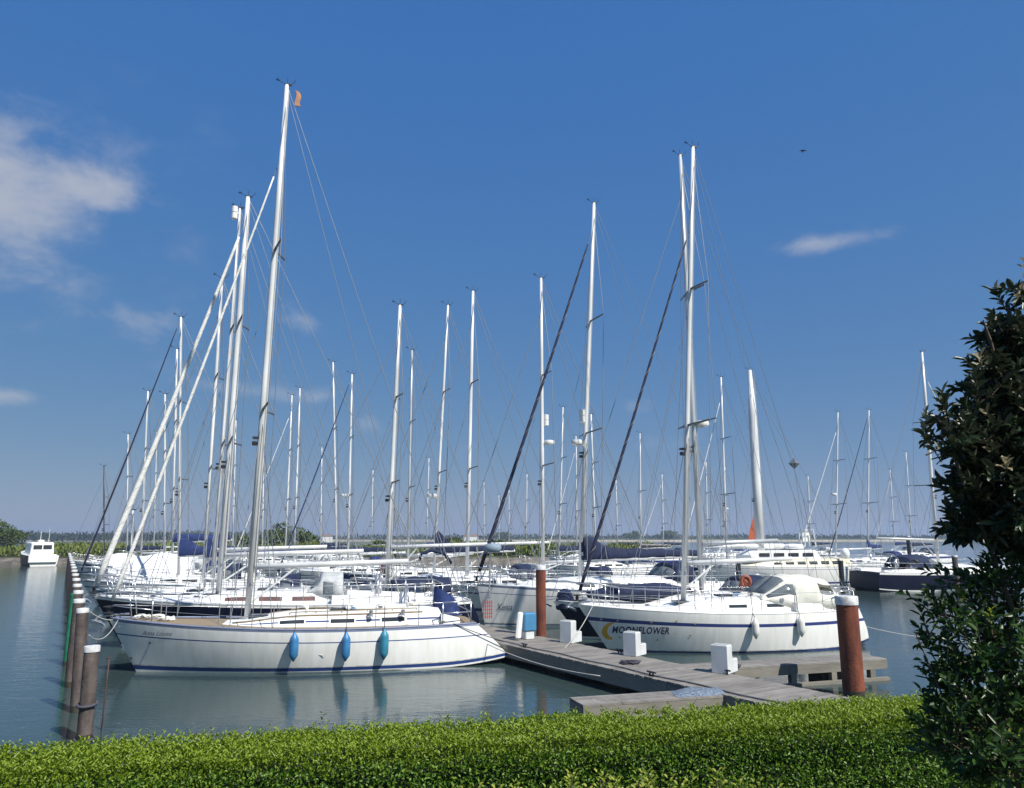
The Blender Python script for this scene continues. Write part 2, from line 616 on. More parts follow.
L_HEDGE = leaf_mat('privet_leaf', [(0.03, 0.085, 0.006), (0.06, 0.145, 0.010), (0.10, 0.205, 0.014), (0.17, 0.28, 0.02)], 0.35, 0.42)
L_YOUNG = leaf_mat('privet_young_leaf', [(0.115, 0.20, 0.010), (0.195, 0.29, 0.016), (0.29, 0.365, 0.03)], 0.42, 0.45)
L_GOLD = leaf_mat('golden_leaf', [(0.14, 0.20, 0.02), (0.26, 0.32, 0.03), (0.40, 0.40, 0.05)], 0.4, 0.45)
L_EVER = leaf_mat('oleaster_leaf', [(0.010, 0.024, 0.008), (0.016, 0.036, 0.011), (0.028, 0.050, 0.018)], 0.12, 0.40, under=(0.055, 0.065, 0.04))
L_EYOUNG = leaf_mat('oleaster_young_leaf', [(0.22, 0.19, 0.09), (0.34, 0.29, 0.15), (0.40, 0.36, 0.24)], 0.25, 0.5, under=(0.34, 0.30, 0.2))
L_BUSH = leaf_mat('laurel_leaf', [(0.016, 0.045, 0.010), (0.026, 0.068, 0.014), (0.05, 0.10, 0.02)], 0.3, 0.38)
L_FAR = leaf_mat('far_tree_leaf', [(0.04, 0.07, 0.015), (0.065, 0.10, 0.02), (0.10, 0.14, 0.03)], 0.2, 0.8)
L_REED = leaf_mat('reed_blade', [(0.10, 0.145, 0.02), (0.15, 0.20, 0.03), (0.20, 0.21, 0.05)], 0.25, 0.8)
L_HORIZ = leaf_mat('distant_foliage', [(0.02, 0.035, 0.015), (0.035, 0.05, 0.02)], 0.1, 0.9)
BARK = mat('bark', (0.07, 0.05, 0.035), 0.9, var=0.3, vscale=10, bump=0.6, bscale=30)
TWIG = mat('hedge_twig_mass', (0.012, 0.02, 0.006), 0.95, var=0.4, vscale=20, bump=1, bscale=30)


def rand_dir(n):
    return unit(rng.normal(size=(n, 3)))


def crown_leaves(name, lobes, per, size, m, parent, flat=0.5):
    """leaf quads scattered through the shell of several lobes (cx,cy,cz,rx,ry,rz)"""
    P, Nn = [], []
    for (cx, cy, cz, rx, ry, rz) in lobes:
        d = rand_dir(per)
        r = (0.55 + 0.5 * rng.random((per, 1)) ** 0.6)
        P.append(np.array([[cx, cy, cz]]) + d * r * np.array([[rx, ry, rz]]))
        Nn.append(d)
    P = np.concatenate(P)
    Nn = np.concatenate(Nn)
    n = len(P)
    D = unit(Nn * 0.4 + rand_dir(n) + np.array([[0, 0, 0.2]]))
    return leaves(name, P, D, unit(Nn + rand_dir(n) * 0.6), size * (0.6 + 0.8 * rng.random(n)), size * (0.5 + 0.5 * rng.random(n)), m, parent)


def far_tree(name, x, Y, z, h, wd, label, group, n=10, per=60, cat='tree', leafm=None, leaf=0.35):
    t = empty(name, (x, Y, z), 0, label, cat, group)
    b = MB()
    b.tube([(0, 0, -0.2), (0.05, 0, h * .3), (0.0, 0.05, h * .65)], [h * .035, h * .025, h * .012], 6)
    for k in range(4):
        a = k * 1.6 + x
        b.tube([(0, 0, h * (.25 + .08 * k)), (math.cos(a) * wd * .3, math.sin(a) * wd * .3, h * (.5 + .1 * k))], [h * .014, h * .005], 5)
    b.build('trunk', BARK, t)
    lobes = []
    for k in range(n):
        a = rng.random() * 6.28
        q = rng.random() ** .6
        zz = .3 + .6 * rng.random()
        ww = (1 - abs(zz - .5) * 1.2)
        rr = wd * .2 * (0.7 + .6 * rng.random())
        lobes.append((math.cos(a) * q * wd * .36 * ww, math.sin(a) * q * wd * .36 * ww, h * zz, rr, rr, rr * .8 * h / wd))
    crown_leaves('crown', lobes, per, leaf, leafm or L_FAR, t)
    return t


def band(name, x0, x1, ybase, depth, hmin, hmax, n, size, m, label, zb=0.8, fq=0.06, top_fn=None, kind='stuff', xslope=0.04, flatten=1.0):
    x = rng.random(n) * (x1 - x0) + x0
    dy = rng.random(n) * depth
    hh = np.array([hmin + (hmax - hmin) * min(1, max(0, 0.5 + 0.9 * mn.noise(Vector((a * fq, b * 0.05, 5))) + 0.4 * mn.noise(Vector((a * fq * 4, b * 0.1, 9))))) for a, b in zip(x, dy)])
    if top_fn: hh = hh * np.array([top_fn(a) for a in x])
    z = zb + hh * rng.random(n) ** 0.7
    Y = ybase + dy + xslope * (x + 60)
    P = np.stack([x, Y, z], 1)
    D = unit(rand_dir(n) * 0.6 + np.array([[0, 0, 1.0 * flatten]]))
    o = leaves(name, P, D, unit(rand_dir(n) + np.array([[0, -0.6, 0.5]])), size * (0.6 + .8 * rng.random(n)), size * .45, m)
    tag(o, label, 'vegetation', kind=kind)
    return o


band('bank_reeds', -190, 20, 101.5, 11, 0.9, 2.1, 30000, 0.55, L_REED, 'olive green reeds and scrub covering the low bank behind the marina', zb=0.7, fq=0.09)
# distant tree belt at the horizon, nearer and higher on the left
belt = []


def topl(a):
    return 1.0 if a < -250 else (0.75 if a < -60 else 0.45)


band('distant_treeline', -700, -170, 560, 60, 3.0, 7.0, 12000, 2.6, L_HORIZ, 'blue green belt of distant trees on the horizon at left', zb=0.3, fq=0.011, xslope=0.1, flatten=0.5)
band('distant_hedgerow', -420, 1150, 690, 60, 1.0, 4.2, 9000, 3.0, L_HORIZ, 'thin dark line of distant vegetation along the horizon', zb=1.0, fq=0.02, xslope=0.12, flatten=0.4)

# ------------------------------------------------------------------ yacht generator


def sm(t):
    t = max(0.0, min(1.0, t))
    return t * t * (3 - 2 * t)


class Hull:
    def __init__(s, L, B, fb, fm, fs, bo, rev, ts=.72, kick=.14, full=.62, dep=.45):
        s.L, s.B, s.fb, s.fm, s.fs, s.bo, s.rev, s.ts, s.kick, s.full, s.dep = L, B, fb, fm, fs, bo, rev, ts, kick, full, dep

    def sheer(s, u):
        um = 0.68
        if u < um:
            return s.fm + (s.fb - s.fm) * ((um - u) / um) ** 1.9
        return s.fm + (s.fs - s.fm) * ((u - um) / (1 - um)) ** 2

    def hb(s, u):
        uw = 0.56
        if u < uw:
            return s.B / 2 * (1 - (1 - u / uw) ** 2.1) ** 0.9
        return s.B / 2 * (1 - (1 - s.ts) * ((u - uw) / (1 - uw)) ** 2)

    def ends(s, v):
        vv = max(v, 0)
        a = -s.L / 2 + s.bo * (1 - vv) ** 1.0 + (0.25 * -v if v < 0 else 0)
        e = s.L / 2 - s.rev * vv ** 1.2 - 0.12 * (1 - vv) ** 2 - (.5 * -v if v < 0 else 0)
        return a, e

    def pt(s, u, v, side=-1, off=0.0):
        a, e = s.ends(v)
        x = a + (e - a) * u
        hb = s.hb(u)
        am = 0.06 + 0.30 * (1 - u) ** 2.2
        vv = max(v, 0)
        y = hb * (1 - am * (1 - vv) ** 1.8)
        if v < 0: y *= 1 - .75 * (-v) ** 1.4
        z = s.sheer(u) * v if v >= 0 else s.dep * v
        if u > .78: z += s.kick * ((u - .78) / .22) ** 2 * (1 - vv) ** 1.5
        return Vector((x, side * (y + off), z))

    def at(s, x, z, side=-1, off=0.0):
        u = 0.5
        for _ in range(6):
            v = z / s.sheer(u)
            a, e = s.ends(v)
            u = min(1, max(0, (x - a) / (e - a)))
        return s.pt(u, v, side, off)


def wire(name, pts, r, m, parent, n=4):
    b = MB()
    b.tube(pts, r, n, cap=False)
    return b.build(name, m, parent, smooth=True)


YACHTS = {}


def yacht(key, label, mast_px, top, Y, L=None, bow=None, stern=None, um=.40, rz=14.0, base_y=580, B=None, fb=1.3, fm=None, fs=None, bo=1.0,
          rev=.5, hull=None, stripes='blue', deck=None, lod=2, cabin=(.24, .68, .46, .62), wins=3, winm=None, cab_m=None,
          genoa=None, hoist=.88, boom_px=None, boom=None, boom_z=None, cover=None, sprayhood=None, spreaders=2, mast_r=None, mast_m=None, radar=None, reflector=None,
          name='sailing_yacht', cat='sailing yacht', group='sailing yachts moored in the marina', teak=False, rail=None, masts_back=True, hump_e=1.2,
          ts=.72, wheel=True, bootz=(.07, .17), cove=(.72, .77), foil=None, g_r=.055, mast_taper=.72, stern_gear=True, mono=False, kick=.14, sail_hump=0.0):
    rzr = R(rz)
    c, n = math.cos(rzr), math.sin(rzr)
    b0 = at_y(mast_px, base_y, Y)
    rx = lambda px, py: ray(px, py).x / ray(px, py).y

    def along(px, py):
        q = rx(px, py)
        return (q * b0.y - b0.x) / (c - q * n)
    if bow is not None:
        sb = along(*bow)
        if stern is not None:
            se = along(*stern)
            L = se - sb
            um = -sb / L
        elif L is None:
            L = -sb / um
        else:
            um = -sb / L
    xm = -L / 2 + um * L
    ox, oy = b0.x - c * xm, b0.y - n * xm
    tr = ray(*top)
    q = tr.x / tr.y
    s_ = (q * b0.y - b0.x) / (c - q * n)
    zt = EYE + tr.z / tr.y * (b0.y + s_ * n)
    B = B or L * .315
    fm = fm or fb * .78
    fs = fs or fb * .82
    H = Hull(L, B, fb, fm, fs, bo, rev, ts, kick)
    root = empty(name, (ox, oy, 0), rzr, label, cat, group)
    YACHTS[key] = (root, H, xm, L)
    hm = hull or GEL
    # ---- hull
    vs = [-1, -.5, 0, bootz[0], bootz[1], .35, .55, cove[0], cove[1], .88, .955, 1.0]
    if stripes == 'blue': mi = [1, 1, 0, 2, 0, 0, 0, 2, 0, 0, 3]
    elif stripes == 'band': mi = [1, 1, 0, 2, 0, 0, 0, 2, 2 if False else 0, 0, 0]
    elif stripes == 'boot': mi = [1, 1, 4, 4, 0, 0, 0, 0, 0, 0, 0]
    elif stripes == 'navy': mi = [1, 1, 4, 0, 0, 0, 0, 4 if lod > 1 else 0, 0, 4, 4]
    elif stripes == 'navyfull': mi = [1, 1, 4, 0, 0, 0, 0, 0, 0, 0, 4]
    elif stripes == 'sheer': mi = [1, 1, 2, 2, 0, 0, 0, 2, 2, 2, 0]
    else: mi = [1] * 2 + [0] * 9
    if mono: mi[2] = mi[3] = 2
    mi = mi[:4] + [5] + mi[4:]
    vs = vs[:5] + [bootz[1] + .022] + vs[5:]
    nu = 40 if lod == 0 else (24 if lod == 1 else 14)
    us = [(i / nu) ** 1.35 for i in range(nu + 1)]
    hbm = MB()
    for side in (-1, 1):
        P = [[H.pt(u, v, side) for u in us] for v in vs]
        if side > 0: P = [list(reversed(r)) for r in P]
        for i in range(len(vs) - 1):
            hbm.grid([P[i], P[i + 1]], mi[i])
    tp = [[H.pt(1, v, -1) for v in vs], [H.pt(1, v, -1) * .5 + H.pt(1, v, 1) * .5 + Vector((.10, 0, 0)) for v in vs], [H.pt(1, v, 1) for v in vs]]
    hbm.grid([[tp[j][i] for j in range(3)] for i in range(len(vs))])
    # merge-like smooth: rows are separate strips, so add normals by welding
    me_o = hbm.build('hull', [hm, ANTI, DKBLUE if stripes in ('band', 'sheer') else BLUE, GREYBLUE, GEL, SCUM if hm is GEL else hm], root, smooth=True)
    import bmesh
    bm = bmesh.new()
    bm.from_mesh(me_o.data)
    bmesh.ops.remove_doubles(bm, verts=bm.verts, dist=0.0008)
    bmesh.ops.recalc_face_normals(bm, faces=bm.faces)
    bm.to_mesh(me_o.data)
    bm.free()
    me_o.data.set_sharp_from_angle(angle=R(50))
    # ---- deck
    dk = MB()
    P = []
    for u in us:
        row = []
        a = H.pt(u, 1, -1)
        for k in (-1, -.6, -.2, .2, .6, 1):
            row.append((a.x, k * max(abs(a.y) - .015, 0.002), a.z - .012 + .05 * (1 - k * k) * min(1, abs(a.y) / 1.0)))
        P.append(row)
    dk.grid(P)
    dk.build('deck', deck or (TEAK if teak else GEL2), root, smooth=True)
    tr_ = MB()
    for side in (-1, 1):
        pts = [H.pt(u, 1, side) + Vector((0, -side * .02, .02)) for u in us[1:]]
        tr_.tube(pts, .028 if lod == 0 else .032, 5)
    tr_.build('toe_rail', rail or (TEAK if teak else ALUG), root, smooth=True)
    # ---- cabin
    c0, c1, ch, cw = cabin
    hc = (lambda t: ch * (sm(t / .42) * .8 + .2 * sm(t)))

    def cab(t, s, side=-1, off=0.0):
        u = c0 + (c1 - c0) * t
        a = H.pt(u, 1, side)
        wd = min(abs(a.y) * cw / .8, B / 2 * cw) * (0.55 + .45 * sm(t / .3)) + off
        h = hc(t)
        # s: 0 base .. 1 shoulder .. 2 centre
        if s <= 1:
            yy = wd * (1 - .12 * s)
            zz = h * .84 * s
        else:
            k = s - 1
            yy = wd * .88 * (1 - k)
            zz = h * (.84 + .22 * (1 - (1 - k) ** 2))
        return Vector((a.x, side * yy, a.z + zz + (off if s > 1 else 0)))
    if ch > 0:
        cb = MB()
        ss = [0, .35, .7, .93, 1.0, 1.12, 1.4, 1.7, 2]
        P = []
        nt_ = 18 if lod < 2 else 10
        for i in range(nt_ + 1):
            t = i / nt_
            row = [cab(t, q_, -1) for q_ in ss] + [cab(t, q_, 1) for q_ in reversed(ss[:-1])]
            P.append(row)
        cb.grid(P)
        cb.add(P[-1], [tuple(range(len(P[-1])))])
        co = cb.build('cabin', cab_m or GEL2, root, angle=45)
        # windows
        if wins:
            w0, w1 = .30, .93
            for side in (-1, 1):
                for k in range(wins):
                    ta = w0 + (w1 - w0) * (k + .12) / wins
                    tb = w0 + (w1 - w0) * (k + .82) / wins
                    s0, s1 = (.36, .66) if lod == 0 else (.32, .74)
                    P = [[cab(ta + (tb - ta) * i / 4, s0 + (s1 - s0) * j, side, .004) for j in (0, 1)] for i in range(5)]
                    if side > 0: P = [list(reversed(r)) for r in P]
                    P = [list(reversed(r)) for r in P]
                    solid(P, .012, 'window', winm or GLASS, co, smooth=False)
        if lod < 2:
            hr = MB()
            for side in (-1, 1):
                pts = [cab(.35 + .55 * i / 10, 1.35, side, .045) for i in range(11)]
                hr.tube(pts, .014, 5)
                for i in range(0, 11, 2):
                    a = cab(.35 + .55 * i / 10, 1.35, side, 0)
                    hr.tube([a, a + Vector((0, 0, .05))], .012, 4)
            hr.build('handrail', TEAK if teak else STEEL, co)
            for t in (.22, .56):
                ht = MB()
                a = cab(t, 2, 1)
                ht.box((a.x, 0, a.z + .03), (.5, .5, .05), bev=.02)
                ht.build('hatch', GLASS, co)
    # ---- cockpit
    u0, u1 = c1, .955
    for side in (-1, 1):
        ck = MB()
        P = []
        for i in range(9):
            u = u0 + (u1 - u0) * i / 8
            a = H.pt(u, 1, side)
            yo = abs(a.y) * .80
            hh = .30 * (1 - .5 * i / 8)
            P.append([(a.x, side * yo, a.z - .01), (a.x, side * (yo - .05), a.z + hh), (a.x, side * (yo - .26), a.z + hh), (a.x, side * (yo - .30), a.z - .01)])
        if side > 0: P = [list(reversed(r)) for r in P]
        ck.grid(P)
        ck.add(P[0], [(0, 1, 2, 3)])
        ck.add(P[-1], [(3, 2, 1, 0)])
        ck.build('cockpit_coaming', GEL2, root, angle=40)
    a = H.pt(.80, 1, -1)
    if wheel:
        wb = MB()
        wx = a.x + .1
        ring = [(wx, .42 * math.cos(i * math.pi / 10), a.z + .62 + .42 * math.sin(i * math.pi / 10)) for i in range(21)]
        wb.tube(ring, .018, 5)
        for i in range(3):
            an = i * math.pi / 3
            wb.tube([(wx, .4 * math.cos(an), a.z + .62 + .4 * math.sin(an)), (wx, -.4 * math.cos(an), a.z + .62 - .4 * math.sin(an))], .01, 4)
        wb.tube([(wx - .15, 0, a.z), (wx - .12, 0, a.z + .85)], [.12, .08], 8)
        wb.build('steering_wheel', STEEL, root, smooth=True)
    # ---- sprayhood
    if sprayhood:
        sm_, kind = sprayhood
        uu = c1 - .06
        a = H.pt(c1, 1, -1)
        wd = min(B / 2 * cw, abs(a.y) * cw / .8) * 1.02
        zc = a.z + ch * .8
        hgt = .70 if L > 9 else .55
        st = [(-.85, .0, .80), (-.30, .95, .95), (.35, 1.0, 1.0)]
        if kind == 'tent':
            st = [(-1.1, .0, .86), (-.10, .92, .95), (.35, 1.0, 1.0), (1.0, .97, 1.02), (1.5, .82, 1.02), (1.68, .45, 1.0)]
            hgt = .76
        if kind == 'bimini': st = [(-.85, .0, .80), (-.30, .95, .95), (.45, 1.08, 1.0), (1.3, 1.12, 1.02), (1.9, 1.0, 1.0)]

        def arch(xo, hk, wk, k):
            # k 0..1 across
            an = math.pi * k
            yy = -math.cos(an)
            yy = math.copysign(abs(yy) ** .72, yy) * wd * wk
            zb = zc - ch * .55 * (1 if xo > -.2 else .25 if xo > -.6 else -.15)
            zz = zb + (zc - zb + hgt * hk) * (math.sin(an) ** .55)
            return Vector((a.x + xo, yy, zz + .01))
        ks = [i / 14 for i in range(15)]
        P = [[arch(x_, h_, w_, k) for k in ks] for (x_, h_, w_) in st]
        Pf = []
        for i in range(len(st) - 1):
            for q_ in range(4):
                t = q_ / 4
                Pf.append([P[i][j].lerp(P[i + 1][j], t) - Vector((0, 0, .035 * math.sin(math.pi * t) if i else 0)) for j in range(15)])
        Pf.append(P[-1])
        sh = MB()
        hgrid, wgrid = len(Pf), 15
        vsx = [q_ for row in Pf for q_ in row]
        fsx, mix_ = [], []
        # window openings are left out of the canvas and filled with clear panels
        wset = {}
        for i in range(hgrid - 1):
            for j in range(14):
                fc = (i * 15 + j, (i + 1) * 15 + j, (i + 1) * 15 + j + 1, i * 15 + j + 1)
                key_ = None
                if kind == 'tent':
                    if i in (1, 2, 3):
                        if 4 <= j <= 6: key_ = 'a'
                        if 7 <= j <= 9: key_ = 'b'
                    if i in (1, 2, 3, 4, 5) and 1 <= j <= 2: key_ = 'd'
                    if i in (1, 2, 3, 4, 5) and 11 <= j <= 12: key_ = 'e'
                    if i in (12, 13, 14, 15, 16) and j in (1, 2, 11, 12): key_ = 'open'
                elif i == 1 or i == 2:
                    if 2 <= j <= 5: key_ = 'a'
                    if 6 <= j <= 7: key_ = 'b'
                    if 8 <= j <= 11: key_ = 'c'
                if kind != 'tent' and i in (4, 5) and j in (0, 1): key_ = 'd'
                if kind != 'tent' and i in (4, 5) and j in (12, 13): key_ = 'e'
                if kind == 'bimini' and i in (9, 10, 11, 12) and j in (0, 1, 2, 11, 12, 13): key_ = 'open'
                if key_ is None: fsx.append(fc)
                elif key_ != 'open': wset.setdefault(key_, []).append(fc)
        sh.add(vsx, fsx)
        if kind == 'tent':
            sh.add(P[-1], [tuple(range(3, 12))])
        so_ = sh.build('sprayhood' if kind != 'tent' else 'cockpit_tent', sm_, root, smooth=True)
        md = so_.modifiers.new('thick', 'SOLIDIFY')
        md.thickness = .015
        for kk, fcs in wset.items():
            wbm = MB()
            used = sorted({i for f_ in fcs for i in f_})
            mp_ = {u_: i for i, u_ in enumerate(used)}
            wbm.add([vsx[i] for i in used], [tuple(mp_[i] for i in f_) for f_ in fcs])
            wo = wbm.build('window', CLEAR, so_, smooth=True)
            md = wo.modifiers.new('thick', 'SOLIDIFY')
            md.thickness = .006
    # ---- mast
    mr = (mast_r or .085) * (.80 if spreaders else 1)
    zb = H.sheer(um) + (hc(min(1, max(0, (um - c0) / (c1 - c0)))) if c0 < um < c1 else 0) + .02
    base = Vector((xm, 0, zb - .03))
    tip = Vector((xm + s_, 0, zt))
    mp = lambda k: base.lerp(tip, k)
    mb = MB()
    mb.tube([mp(0), mp(.4), mp(.75), mp(1)], [mr, mr, mr * .96, mr * mast_taper], 12, sx=1.15)
    mo = mb.build('mast', mast_m or ALU, root, smooth=True)
    if lod < 2:
        tk = MB()
        tk.tube([mp(.08) + Vector((mr * 1.3, 0, 0)), mp(.99) + Vector((mr * .95, 0, 0))], .018, 4)
        tk.build('mast_track', ALUG, mo)
        for side in (-1, 1):
            wn = MB()
            wn.lathe([(.06, 0), (.05, .04), (.055, .12), (.03, .14)], (base.x + .05, side * (mr + .07), base.z + .9), 8)
            wn.build('winch', STEEL, mo)
    sprd = []
    for k in range(spreaders):
        f_ = {1: [.52], 2: [.36, .66], 3: [.28, .52, .76]}[spreaders][k]
        ln = B / 2 * (.70 - .16 * k)
        p0 = mp(f_)
        for side in (-1, 1):
            q1 = p0 + Vector((.24, side * ln, .05))
            b = MB()
            b.tube([p0, q1], [.045, .028], 5)
            b.build('spreader', SPRD, mo, smooth=True)
        sprd.append((p0, ln))
    # masthead gear
    mh = MB()
    e_ = .7 if lod < 2 else .85
    V_ = lambda x, y, z: tip + Vector((x, y, z)) * e_
    mh.box(V_(.06, 0, .02), (.3 * e_, .07, .05))
    mh.tube([tip, V_(.02, .06, .42)], .007, 4)
    mh.tube([V_(-.1, 0, .04), V_(-.42, 0, .20)], .008, 4)
    mh.tube([V_(-.42, 0, .14), V_(-.42, 0, .30)], .013, 4)
    mh.tube([V_(-.50, 0, .20), V_(-.30, 0, .20)], .014, 4)
    mh.tube([V_(.16, 0, .04), V_(.34, 0, .18), V_(.34, 0, .30)], .009, 4)
    mh.build('masthead_instruments', BLACK, mo)
    # mid lamp / steaming light
    ml = MB()
    p0 = mp(.30)
    ml.box(p0 + Vector((-mr - .08, 0, 0)), (.14, .16, .12), bev=.02)
    ml.box(p0 + Vector((-mr - .06, 0, .16)), (.16, .20, .06))
    ml.build('deck_light', BLACK, mo)
    if radar:
        f_, dx, dy_ = radar
        p0 = mp(f_)
        rb = MB()
        rb.lathe([(.12, -.10), (.27, -.08), (.30, 0), (.27, .09), (.12, .13)], p0 + Vector((dx, dy_, .1)), 14)
        rb.box(p0 + Vector((dx * .5, dy_ * .5, -.02)), (abs(dx) + .1, abs(dy_) + .1, .05))
        rb.build('radar_dome', GEL, mo, angle=50)
    if reflector:
        f_, dx = reflector
        p0 = mp(f_)
        rb = MB()
        rb.lathe([(.05, -.30), (.13, -.27), (.13, -.02), (.10, 0), (.13, .02), (.13, .27), (.05, .30)], p0 + Vector((dx, 0, 0)), 12)
        rb.box(p0 + Vector((dx * .5, 0, 0)), (abs(dx), .05, .05))
        rb.build('radar_reflector', GEL, mo, angle=40)
    # ---- standing rigging
    wr = .0105 if lod == 0 else (.012 if lod == 1 else .018)
    for side in (-1, 1):
        ya = B / 2 * .86
        pts = [mp(.97)] + [sp0 + Vector((.24, side * l_, .05)) for sp0, l_ in reversed(sprd)] + [Vector((xm + .25, side * ya, H.sheer(um) + .02))]
        wire('shroud', pts, wr, WIRE, root)
        if sprd and lod < 2:
            wire('shroud', [mp(.35), Vector((xm + .75, side * ya, H.sheer(um) + .02))], wr, WIRE, root)
            wire('shroud', [mp(.34), Vector((xm - .3, side * ya, H.sheer(um) + .02))], wr, WIRE, root)
    stp = Vector((H.ends(1)[1] - .1, 0, H.fs + .05))
    if masts_back:
        if lod < 2:
            sp_pt = mp(1).lerp(stp, .78)
            wire('backstay', [mp(1), sp_pt], wr, WIRE, root)
            for side in (-1, 1):
                wire('backstay', [sp_pt, Vector((stp.x, side * B * .25, stp.z))], wr, WIRE, root)
        else:
            wire('backstay', [mp(1), stp], wr, WIRE, root)
    g_r *= .8
    bowp = Vector((-L / 2 - .04, 0, fb + .12))
    if foil is not None:
        hoistp = None
        # hoist point where the stay meets the mast at image row foil
        best = min((i / 200 for i in range(100, 201)), key=lambda k: abs(proj(root, mp(k))[1] - foil))
        hp = mp(best)
    else:
        hp = mp(hoist)
    wire('inner_stay', [mp(.62), Vector((xm + (-L / 2 - xm) * .52, 0, H.sheer(.2) + .1))], wr * .8, WIRE, root)
    if genoa is not None:
        hpp = hp + Vector((-mr * 1.2, 0, 0))
        d = (hpp - bowp)
        nn = 14
        pts = [bowp + d * (k / nn) + Vector((0, 0, -.12 * math.sin(math.pi * k / nn))) for k in range(nn + 1)]
        lo = 1
        rs = [g_r * (1.25 - .65 * (k / nn)) * (0.85 if k in (0, nn) else 1) for k in range(nn + 1)]
        b = MB()
        b.tube([pts[0].lerp(pts[1], .35)] + pts[1:-1] + [pts[-2].lerp(pts[-1], .6)], rs, 8)
        go = b.build('furled_headsail', genoa, root, smooth=True)
        wire('forestay', [pts[-2], pts[-1]], wr, WIRE, root)
        b = MB()
        b.lathe([(.05, -.12), (.13, -.12), (.13, -.09), (.05, -.08), (.05, .03), (.13, .04), (.13, .07), (.04, .08)], bowp + Vector((.02, 0, .12)), 10)
        b.build('furling_drum', BLACK, go)
        if lod < 2:
            hl = []
            for k in range(0, 150):
                t = k / 149
                p_ = bowp + d * (.04 + .9 * t) + Vector((0, 0, -.12 * math.sin(math.pi * (.04 + .9 * t))))
                rr = g_r * (1.25 - .65 * t) + .006
                ph_ = k * .8 + 2.2 * mn.noise(Vector((k * .13, L, 3)))
                hl.append(p_ + Vector((rr * math.cos(ph_), rr * math.sin(ph_), 0)))
            b = MB()
            b.tube(hl, .0045, 3)
            b.build('sheet_rope', ROPE, go)
    else:
        wire('forestay', [hp, bowp], wr, WIRE, root)
    # ---- boom
    bl = boom if boom is not None else L * .36
    if bl > 0:
        bz = zb + .8 if boom_z is None else boom_z
        kz = (bz - base.z) / (tip.z - base.z)
        g0 = mp(kz) + Vector((mr * 1.3, 0, 0))
        g1 = g0 + Vector((bl, 0, .12))
        b = MB()
        b.tube([g0, g0.lerp(g1, .5), g1], [.075, .08, .07], 10, sx=1.0)
        bo_ = b.build('boom', mast_m or ALU, root, smooth=True)
        wire('topping_lift', [g1, mp(.99)], wr * .8, WIRE, root)
        wire('mainsheet', [g1.lerp(g0, .12), Vector((g1.x - .1, 0, H.sheer(.85) + .3))], .014, ROPE, root)
        b = MB()
        b.tube([g0.lerp(g1, .28), mp(.03) + Vector((mr, 0, 0))], .03, 6)
        b.build('kicker_strut', ALU, root)
        if cover:
            P = []
            ns = 22
            for i in range(ns + 1):
                t = i / ns
                h = .56 * (1 - .45 * t) + .62 * sail_hump * max(0, 1 - (t / .20) ** (1.0 if hump_e > 1 else 1.6)) ** hump_e + .03 * math.sin(t * 31)
                wd = .15 * (1 - .3 * t) + .015 * math.sin(t * 40)
                cx_ = g0.lerp(g1, t * .985)
                cx_ = Vector((cx_.x + (-.1 if i == 0 else 0), 0, cx_.z))
                row = []
                for k in range(10):
                    an = 2 * math.pi * k / 10
                    yy = math.sin(an) * wd * (1 if math.cos(an) < 0.1 else .62)
                    row.append(cx_ + Vector((0, yy, (math.cos(an) * .5 + .42) * h)))
                P.append(row)
            b = MB()
            b.grid(P, close=True)
            b.add(P[0], [tuple(range(10))])
            b.add(P[-1], [tuple(range(10))])
            b.build('sail_cover', cover, bo_, smooth=True)
    # ---- rails
    st_us = [.16, .30, .44, .58, .71, .83] if lod < 2 else [.2, .45, .7]
    hst = .62
    for side in (-1, 1):
        tops = []
        for u in st_us:
            a = H.pt(u, 1, side) + Vector((0, -side * .06, 0))
            if lod < 2:
                wire('stanchion', [a, a + Vector((0, 0, hst))], .0125, STEEL, root, 5)
            tops.append(a + Vector((0, 0, hst)))
        if lod == 2:
            for t_ in tops: wire('stanchion', [t_ - Vector((0, 0, hst)), t_], .018, STEEL, root)
        a0 = H.pt(.055, 1, side) + Vector((.1, -side * .03, 0))
        a1 = H.pt(.95, 1, side) + Vector((0, -side * .06, 0))
        for hh in ((hst, hst * .52) if lod < 2 else (hst,)):
            pts = [a0 + Vector((0, 0, hh))] + [t_ + Vector((0, 0, hh - hst)) for t_ in tops] + [a1 + Vector((0, 0, hh))]
            wire('lifeline', pts, .0055 if lod == 0 else .009, STEEL, root)
    pu = MB()
    r_ = .0165
    pr = H.pt(.10, 1, 1) + Vector((.2, -.03, 0))
    pl = Vector((pr.x, -pr.y, pr.z))
    nose = Vector((-L / 2 - .12, 0, fb + .66))
    top_ = [pr + Vector((0, 0, .62)), pr * .5 + nose * .5 + Vector((0, .13, .32)), nose + Vector((.05, .14, 0)), nose + Vector((.05, -.14, 0)), pl * .5 + nose * .5 + Vector((0, -.13, .32)), pl + Vector((0, 0, .62))]
    top_[1].z = top_[4].z = fb + .66
    pu.tube(top_, r_, 6)
    for q_ in (pr, pl):
        pu.tube([q_, q_ + Vector((0, 0, .62))], r_, 6)
        pu.tube([q_ * .5 + Vector((-L / 2 + .1, 0, fb)) * .5, (q_ * .5 + nose * .5) + Vector((0, 0, .0)) + Vector((0, 0, (fb + .66) - (q_.z * .5 + nose.z * .5)))], r_, 6)
    low = [pr + Vector((0, 0, .32)), (pr + nose) * .5 + Vector((0, .05, 0)), nose + Vector((.2, .1, -.33))]
    for sg in (1, -1):
        pu.tube([Vector((q_.x, q_.y * sg, q_.z)) for q_ in low], r_ * .8, 5)
    pu.build('pulpit', STEEL, root, smooth=True)
    pb = MB()
    e1 = H.pt(.90, 1, 1) + Vector((0, -.05, 0))
    e2 = H.pt(.99, 1, 1) + Vector((-.05, -.08, 0))
